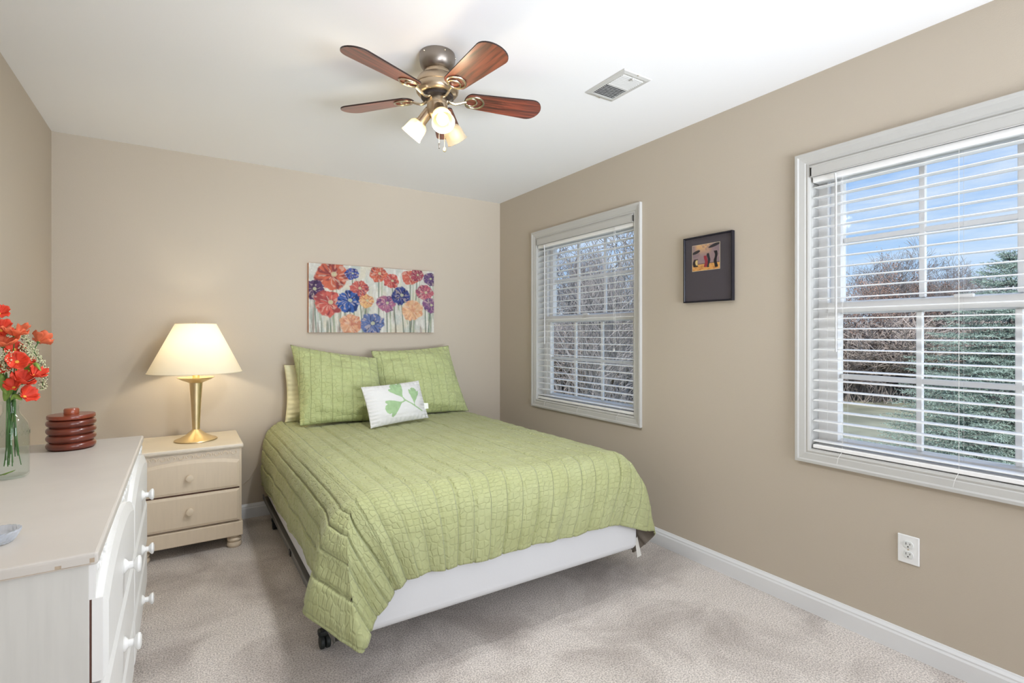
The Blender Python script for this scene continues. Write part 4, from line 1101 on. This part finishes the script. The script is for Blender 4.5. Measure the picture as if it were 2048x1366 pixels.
M_stem = mat('stem_green', (74, 112, 56), 0.6)
M_leafb = mat('leaf_bright', (120, 150, 66), 0.6, var=0.15, vscale=40)
M_pet = mat('poppy_orange_red', (216, 66, 40), 0.65, var=0.22, vscale=38)
M_pet2 = mat('poppy_orange', (222, 108, 70), 0.65, var=0.25, vscale=38)
M_petd = mat('flower_heart', (226, 176, 70), 0.7, var=0.2, vscale=60)
M_berry = mat('seed_pale', (214, 218, 178), 0.6)
M_berryd = mat('seed_dark', (96, 84, 56), 0.7)
def stem_pts(tip, spread, seed):
    rnd = random.Random(seed)
    b = Vector((VX+rnd.uniform(-0.018, 0.022), VY+rnd.uniform(-0.018, 0.018), VZ+rnd.uniform(0.03, 0.10)))
    nk = Vector((VX+rnd.uniform(-0.011, 0.011), VY+rnd.uniform(-0.011, 0.011), VZ+0.236))
    mid = nk.lerp(tip, 0.5)+Vector((0, 0, 0.020))
    return [b, b.lerp(nk, 0.55), nk, mid, tip]
def poppy(px, py, t, r, facing, label, seed, petal=M_pet, cup=0.8):
    r *= 1.12
    rnd = random.Random(seed)
    tip = PX(px, py, t)
    root = thing('artificial_poppy', label, 'flower', tip, 'red poppies in the jar')
    part('stem', MB().tube(stem_pts(tip, 0, seed), 0.0016, 6), M_stem, root)
    F = Vector(facing).normalized()
    Mq = Matrix.Translation(tip) @ Vector((0, 0, 1)).rotation_difference(F).to_matrix().to_4x4()
    n = 6
    for k in range(n):
        A = 2*pi*k/n+rnd.uniform(-0.15, 0.15); rr = r*rnd.uniform(0.88, 1.12); cp = cup*rnd.uniform(0.6, 1.7)
        vs = []; a_, b_ = 7, 7
        for i in range(a_):
            f = i/(a_-1)
            for j in range(b_):
                g = (j/(b_-1)-0.5)*2
                w = 1.0*sin(pi*min(1, 0.10+0.58*f))**0.6
                rad = rr*f*(1-0.12*g*g); th = A+g*w*0.75
                z = cp*rr*f**1.7*0.75+rr*0.15*sin(g*6+k)*f*f+rr*0.07*sin(f*9+g*4+seed)*f+0.001*(k % 2)
                vs.append(Mq @ Vector((rad*cos(th), rad*sin(th), z)))
        m = MB().add(vs, [(i*b_+j, (i+1)*b_+j, (i+1)*b_+j+1, i*b_+j+1) for i in range(a_-1) for j in range(b_-1)])
        part('petal', m, petal, root, angle=180, solid=0.0007)
    hb = MB().lathe([(0, r*0.20), (r*0.15, r*0.15), (r*0.19, r*0.05), (r*0.12, 0)], (0, 0, 0), 12, Mq)
    part('flower_heart', hb, M_petd, root)
    part('calyx', MB().lathe([(r*0.16, 0.0), (r*0.13, -r*0.12), (0.0, -r*0.22)], (0, 0, 0), 10, Mq), M_stem, root)
    return root
FL = [  # pixel, depth, radius, facing, label, petals

 (-2, 628, 1.60, .020, (0.3, -0.6, 0.6), 'topmost orange-red poppy of the bouquet, cut by the photo edge', M_pet),
 (2, 662, 1.56, .026, (0.2, -0.7, 0.6), 'orange-red poppy at the left edge, second from the bouquet top', M_pet),
 (30, 672, 1.56, .032, (0.1, -0.25, 1.0), 'wide coral poppy opening upward at the top of the bouquet', M_pet2),
 (77, 684, 1.66, .027, (0.45, 0.45, 0.8), 'coral poppy seen from below, furthest right in the bouquet', M_pet2),
 (6, 692, 1.54, .034, (0.1, -0.5, 0.8), 'large coral poppy below the top ones at the left edge', M_pet2),
 (28, 700, 1.58, .026, (0.3, -0.7, 0.4), 'red poppy tucked under the wide coral one', M_pet),
 (34, 724, 1.54, .026, (0.2, -0.9, 0.3), 'red poppy facing the camera in the bouquet middle', M_pet),
 (58, 722, 1.60, .013, (0.6, -0.6, 0.3), 'small half-closed red poppy right of the bouquet middle', M_pet),
 (2, 735, 1.53, .018, (0.5, -0.8, 0.2), 'small dark red poppy at left edge beside the pale seed spray', M_pet),
 (52, 740, 1.60, .026, (0.2, -0.7, 0.6), 'yellow-orange poppy behind the red ones in the middle', M_petd),
 (68, 752, 1.57, .024, (0.6, -0.3, 0.8), 'flat red poppy reaching right above the jar', M_pet),
 (44, 766, 1.55, .028, (0.3, -0.5, 0.8), 'ruffled red poppy two above the jar rim', M_pet),
 (28, 776, 1.53, .022, (-0.1, -0.6, 0.8), 'orange-red poppy at centre just above the jar neck', M_pet),
 (48, 794, 1.56, .024, (0.6, -0.5, 0.5), 'lowest red poppy, drooping over the jar rim at right', M_pet),
]
for i, (px, py, t, r, f, lb, mt_) in enumerate(FL): poppy(px, py, t, r, f, lb, 40+i, mt_)

def spray(pix, label, seed, rad=0.010, n=150):
    rnd = random.Random(seed)
    pts = [PX(*p) for p in pix]
    root = thing('seed_spray', label, 'flower spray', pts[0], 'pale green seed sprays in the jar')
    b = stem_pts(pts[0], 0, seed)
    part('stem', MB().tube(b[:-1]+pts, 0.0013, 5), M_stem, root)
    cur = catmull([tuple(p) for p in pts], 60)
    for nm, mt_, cnt in (('seeds', M_berry, n), ('dark_seeds', M_berryd, n//2)):
        m = MB()
        for k in range(cnt):
            c = cur[rnd.randrange(60)]; q = Vector((rnd.gauss(0, 1), rnd.gauss(0, 1), rnd.gauss(0, 1))).normalized()*rad*rnd.uniform(0.35, 1.15)
            s_ = rnd.uniform(0.0013, 0.0024)*(1 if nm == 'seeds' else 0.75)
            m.lathe([(0, s_), (s_*0.85, s_*0.4), (s_*0.85, -s_*0.5), (0, -s_)], (c[0]+q.x, c[1]+q.y, c[2]+q.z), 6)
        part(nm, m, mt_, root)
spray([(34, 668, 1.60), (52, 678, 1.60), (66, 700, 1.60), (80, 722, 1.60), (88, 750, 1.60), (84, 778, 1.60)], 'long pale green seed spray arching down at the right of the bouquet', 3, 0.012, 330)
spray([(14, 704, 1.52), (12, 722, 1.52), (10, 740, 1.52)], 'thick pale green seed spray at the left front of the bouquet', 4, 0.015, 190)
spray([(10, 672, 1.60), (22, 660, 1.60), (36, 657, 1.60)], 'short seed spray peeking above the wide coral poppy', 5, 0.008, 80)
spray([(44, 690, 1.58), (54, 706, 1.58), (60, 716, 1.58)], 'seed spray between the middle poppies of the bouquet', 6, 0.012, 120)
def leaf(pts, w, label, seed):
    P3 = [PX(*p) for p in pts]; cur = catmull([tuple(p) for p in P3], 12); m = MB(); vs = []
    for i, c in enumerate(cur):
        f = i/11; ww = w*sin(pi*min(1, 0.05+0.92*f))**0.8
        d = Vector(cur[min(i+1, 11)])-Vector(cur[max(i-1, 0)]); s_ = d.cross(Vector((-0.5, 0.84, 0.1))).normalized()
        c = Vector(c); vs += [c-s_*ww, c+Vector((0, -0.002, 0)), c+s_*ww]
    m.add(vs, [(3*i+j, 3*i+j+1, 3*i+j+4, 3*i+j+3) for i in range(11) for j in range(2)])
    root = thing('artificial_leaf', label, 'leaf', P3[0])
    part('leaf_blade', m, M_leafb, root, angle=180, solid=0.0006)
    part('stem', MB().tube(stem_pts(P3[0], 0, seed), 0.0013, 5), M_stem, root)
leaf([(14, 790, 1.55), (6, 765, 1.55), (2, 745, 1.55)], .010, 'broad green leaf at the left of the bouquet foot', 1)
leaf([(34, 760, 1.60), (52, 742, 1.60), (64, 730, 1.60)], .012, 'yellow-green leaf behind the middle poppies', 2)
leaf([(60, 745, 1.58), (70, 728, 1.58), (82, 742, 1.58)], .006, 'narrow curved leaf under the long seed spray', 3)
leaf([(10, 802, 1.56), (16, 780, 1.56), (18, 755, 1.56)], .012, 'green leaf rising from the jar neck', 4)
leaf([(22, 800, 1.54), (30, 792, 1.54), (44, 800, 1.54)], .007, 'small bright leaf at the jar rim', 5)

# crystal dish at the picture's left edge
def make_dish():
    c = PX(-6, 1078, 1.10); cx, cy, z0 = c.x, c.y, 0.814
    root = thing('crystal_dish', 'small cut-crystal dish on the dresser at the left edge', 'dish', (cx, cy, z0))
    m = MB(); n = 40; prof = [(0.0, 0.0), (0.026, 0.0), (0.030, 0.006), (0.034, 0.014), (0.0375, 0.022), (0.038, 0.026), (0.034, 0.026), (0.031, 0.016), (0.026, 0.008), (0.0, 0.006)]
    vs = []
    for k in range(n):
        a = 2*pi*k/n
        for i, (r, z) in enumerate(prof):
            rr = r*(1+(0.035 if (k+i) % 2 else -0.035)*(1 if 1 < i < 6 else 0)); vs.append(Vector((cx+rr*cos(a), cy+rr*sin(a), z0+z)))
    p = len(prof)
    m.add(vs, [(k*p+i, ((k+1) % n)*p+i, ((k+1) % n)*p+i+1, k*p+i+1) for k in range(n) for i in range(p-1)])
    part('bowl', m, M_crystal, root, smooth=False, weld=True)
make_dish()

# ------------------------------------------------------------------ outdoors
GZ = -2.85
M_grass = mat('winter_lawn', (150, 148, 124), 0.95, var=0.35, vscale=0.5, bump=0.6, bscale=3)
g = part('ground', MB().add([(0.3, -60, GZ), (140, -60, GZ), (140, 140, GZ), (0.3, 140, GZ)], [(0, 1, 2, 3)]), M_grass, smooth=False); struct(g)
M_bark = mat('grey_bark', (140, 132, 128), 0.9, var=0.3, vscale=6)
M_bark2 = mat('pale_bark', (142, 137, 134), 0.9, var=0.25, vscale=6)
M_dry = mat('dry_russet_leaves', (158, 128, 112), 0.9, var=0.3, vscale=2)

def branch_mesh(seed, height, levels=5, trunk_r=0.12, spread=0.55, stems=1, leaves=0, r_min=0.008, first=0.18, kids=4, thick=1.0):
    rnd = random.Random(seed); mb = MB(); lf = MB(); tips = []
    def seg(p, q, r0, r1):
        d = (q-p)
        if d.length < 1e-6: return
        d.normalize(); a = d.orthogonal().normalized(); b = d.cross(a); vs = []
        for (c, r) in ((p, r0), (q, r1)):
            for k in range(3):
                t = 2*pi*k/3; vs.append(c+(a*cos(t)+b*sin(t))*r)
        mb.add(vs, [(0, 1, 4, 3), (1, 2, 5, 4), (2, 0, 3, 5)])
    def grow(p, d, ln, r, lev):
        n = 4 if lev < 3 else 3
        for i in range(n):
            d2 = (d+Vector((rnd.gauss(0, .13), rnd.gauss(0, .13), rnd.gauss(0.03, .08)))).normalized()
            q = p+d2*(ln/n); r2 = max(r*0.85, r_min)
            seg(p, q, r, r2); p, d, r = q, d2, r2
            if lev < levels and (i > 0 or lev > 0):
                for _ in range(rnd.choice((1, 2)) if lev < 3 else rnd.choice((1, 1, 2))):
                    az = rnd.uniform(0, 2*pi); o = d.orthogonal().normalized(); o = Matrix.Rotation(az, 3, d) @ o
                    nd = (d*(1-spread)+o*spread+Vector((0, 0, 0.22))).normalized()
                    grow(p, nd, ln*rnd.uniform(0.5, 0.75), r*0.62, lev+1)
        tips.append(p)
    for s_ in range(stems):
        a = rnd.uniform(0, 2*pi); d = Vector((0.30*cos(a), 0.30*sin(a), 1)).normalized() if stems > 1 else Vector((0, 0, 1))
        grow(Vector((0.15*cos(a)*(stems > 1), 0.15*sin(a)*(stems > 1), 0)), d, height*0.50, trunk_r, 0)
    if leaves:
        for _ in range(leaves):
            t = rnd.choice(tips)+Vector((rnd.gauss(0, .15), rnd.gauss(0, .15), rnd.gauss(0, .15)))
            a = Vector((rnd.gauss(0, 1), rnd.gauss(0, 1), rnd.gauss(0, 1))).normalized()*0.055; b = a.orthogonal().normalized()*0.04
            lf.add([t-a, t-b, t+a, t+b], [(0, 1, 2, 3)])
    return mb, lf
protos = {}
def bare_tree(key, loc, label, rz=0, sc=1.0, group=None, **kw):
    root = thing('bare_tree', label, 'tree', loc, group); root.rotation_euler = (0, 0, rz); root.scale = (sc, sc, sc)
    if key not in protos:
        mb, lf = branch_mesh(**kw)
        a = part('branches', mb, kw_bark[key], None, smooth=False)
        a.parent = root
        b = None
        if lf.v: b = part('dry_leaves', lf, M_dry, None, smooth=False); b.parent = root
        protos[key] = (a, b)
    else:
        for o in protos[key]:
            if o is None: continue
            c_ = o.copy(); COL.objects.link(c_); c_.parent = root
    return root
kw_bark = {'a': M_bark2, 'b': M_bark, 'c': M_bark}
def at(px, t, z=GZ):
    p = PX(px, 668, t); return (p.x, p.y, z)
bare_tree('a', at(1216, 11.0), 'pale bare multi-stemmed tree close outside the left window', 0.4, 0.98, seed=11, height=6.0, levels=4, trunk_r=0.07, spread=0.5, stems=3, r_min=0.0055)
bare_tree('a', at(1120, 13.0), 'taller pale bare tree outside the left window, at its left side', 2.3, 1.30)
bare_tree('a', at(1290, 15.0), 'pale bare tree outside the left window, half behind its right frame', 4.0, 1.05)
far = [('b', 1700, 34, 0.80, 'russet-leaved tree seen at the left of the near window', 0.3), ('b', 1790, 37, 0.84, 'second russet-leaved tree from the left in the near window', 1.9),
       ('c', 1650, 40, 0.8, 'bare tree behind the left edge of the near window', 2.2), ('c', 1865, 38, 0.72, 'bare grey tree just right of the first muntin in the near window', 0.9),
       ('c', 1925, 40, 0.70, 'bare grey tree left of the spruce in the near window', 3.1), ('c', 1745, 44, 0.92, 'bare grey tree behind the russet ones', 4.4),
       ('c', 1830, 46, 0.85, 'far bare tree between russet trees and spruce', 5.1), ('c', 2010, 42, 0.8, 'bare tree behind the spruce top', 1.2),
       ('c', 1085, 40, 1.0, 'distant bare tree at the left side of the left window', 2.9), ('c', 1140, 44, 1.0, 'distant bare tree, second in the left window', 0.2), ('c', 1190, 40, 0.8, 'distant bare tree in the middle of the left window', 1.1), ('c', 1240, 42, 0.78, 'distant bare tree near the right side of the left window', 3.6),
       ('c', 1290, 44, 0.8, 'distant bare tree hidden by the right frame of the left window', 5.6)]
for (k, px, t, sc, lb, rz) in far:
    bare_tree(k, at(px, t), lb, rz, sc, 'bare trees at the edge of the woods', seed=21 if k == 'b' else 33, height=10.5, levels=5 if k == 'c' else 4, trunk_r=0.15, spread=0.5, leaves=5200 if k == 'b' else 0, r_min=0.011)

# tangled undergrowth at the wood's edge (nobody could count it)
def undergrowth():
    rnd = random.Random(77); mb = MB()
    shrubs = []
    for k in range(4):
        m_, _ = branch_mesh(90+k, 4.2, levels=3, trunk_r=0.035, spread=0.55, stems=5, r_min=0.016)
        shrubs.append((np.array(m_.v), m_.f))
    for k in range(150):
        px = rnd.uniform(1030, 2090); t = rnd.uniform(31, 47); p = at(px, t)
        V_, F_ = shrubs[rnd.randrange(4)]; a = rnd.uniform(0, 6.28); sc = rnd.uniform(0.75, 1.35)
        x = (V_[:, 0]*cos(a)-V_[:, 1]*sin(a))*sc*1.5+p[0]; y = (V_[:, 0]*sin(a)+V_[:, 1]*cos(a))*sc*1.5+p[1]
        mb.add(np.stack([x, y, V_[:, 2]*sc+p[2]], 1).tolist(), F_)
    for k in range(6000):
        px = rnd.uniform(1040, 2080); t = rnd.uniform(30, 46); p = Vector(at(px, t)); h = rnd.uniform(0.4, 2.0)
        q = p+Vector((rnd.gauss(0, .5), rnd.gauss(0, .5), h)); w = rnd.uniform(0.012, 0.035)
        d = Vector((cos(YAW+0.3), -sin(YAW+0.3), 0))*w
        mb.add([p-d, p+d, q], [(0, 1, 2)])
    return tag(part('undergrowth', mb, mat('brush_stems', (158, 146, 138), 0.95, var=0.25, vscale=0.3), None, loc=at(1700, 38), smooth=False), 'tangled grey brown brush at the foot of the far trees', 'undergrowth', kind='stuff')
undergrowth()

def spruce(loc, height, radius, label, seed, sc=1.0):
    rnd = random.Random(seed)
    root = thing('spruce_tree', label, 'tree', loc)
    base = Vector(loc)
    part('trunk', MB().tube([base, base+Vector((0, 0, height))], [0.11, 0.01], 8), M_bark, root)
    nd = MB(); br = MB()
    lev = 38
    for i in range(lev):
        f = i/(lev-1); z = height*(0.05+0.94*f); R = radius*(1-f)**0.72+0.16
        n = int(13+8*(1-f))
        for k in range(n):
            a = 2*pi*(k+rnd.random()*0.7)/n+i*0.7; rr = R*rnd.uniform(0.78, 1.08)
            d = Vector((cos(a), sin(a), 0)); pts = []
            for j in range(5):
                s_ = j/4; pts.append(base+Vector((0, 0, z+rnd.gauss(0, .02)))+d*rr*s_+Vector((0, 0, -0.26*rr*s_+0.20*rr*s_*s_+(0.15*s_ if f > .9 else 0))))
            br.tube(pts, [0.016, 0.012, 0.009, 0.006, 0.003], 3, cap=False)
            m = int(5+rr*9)
            for j in range(m):
                s_ = 0.18+0.82*j/(m-1); x = s_*4; q = pts[min(3, int(x))].lerp(pts[min(4, int(x)+1)], x-int(x)) if x < 4 else pts[4]
                for sd in ((-1, 1) if s_ < 0.97 else (0,)):
                    side = Vector((-d.y, d.x, 0))*sd
                    ln = (0.10+0.34*(1-s_))*min(1.0, rr)*rnd.uniform(0.7, 1.2)+0.05
                    tdir = (side*0.8+d*0.65+Vector((0, 0, rnd.uniform(-0.25, 0.12)))).normalized()
                    nn = 4+int(ln*26)
                    for t_ in range(nn):
                        c = q+tdir*ln*(t_/nn); up = Vector((rnd.gauss(0, 1), rnd.gauss(0, 1), rnd.gauss(0.5, 1))).normalized()
                        tipv = c+(tdir*0.55+up*0.8).normalized()*rnd.uniform(0.035, 0.055)
                        w = tdir.cross(up); w = w.normalized()*0.0075 if w.length > 1e-5 else side*0.005
                        nd.add([c-w, c+w, tipv], [(0, 1, 2)])
    part('branches', br, M_bark, root, smooth=False)
    part('needles', nd, mat('spruce_needles', (150, 168, 156), 0.8, var=0.3, vscale=5), root, smooth=False)
p = at(2022, 9.2)
spruce(p, 5.5, 2.85, 'large blue-green spruce tree close outside the near window', 5)

def make_house():
    x, y = at(1188, 56)[:2]
    root = thing('distant_house', 'far pale grey house seen through the left window branches', 'house', (x, y, GZ))
    Mz = Matrix.Translation((x, y, GZ-1.2)) @ Matrix.Rotation(radians(-30), 4, 'Z')
    part('walls', MB().box(-4.5, 4.5, -3, 3, 0, 2.9, Mz), mat('pale_siding', (206, 208, 214), 0.8), root, smooth=False)
    rf = MB().prism([(-3.4, 2.8), (3.4, 2.8), (0, 4.6)], -4.9, 4.9, Mz, axis='x')
    part('roof', rf, mat('grey_shingle', (170, 172, 180), 0.9), root, smooth=False)
    for wx in (-2.8, -0.4, 2.2):
        part('window', MB().box(wx, wx+0.9, -3.05, -2.95, 1.0, 2.3, Mz), M_dark, root, smooth=False)
make_house()
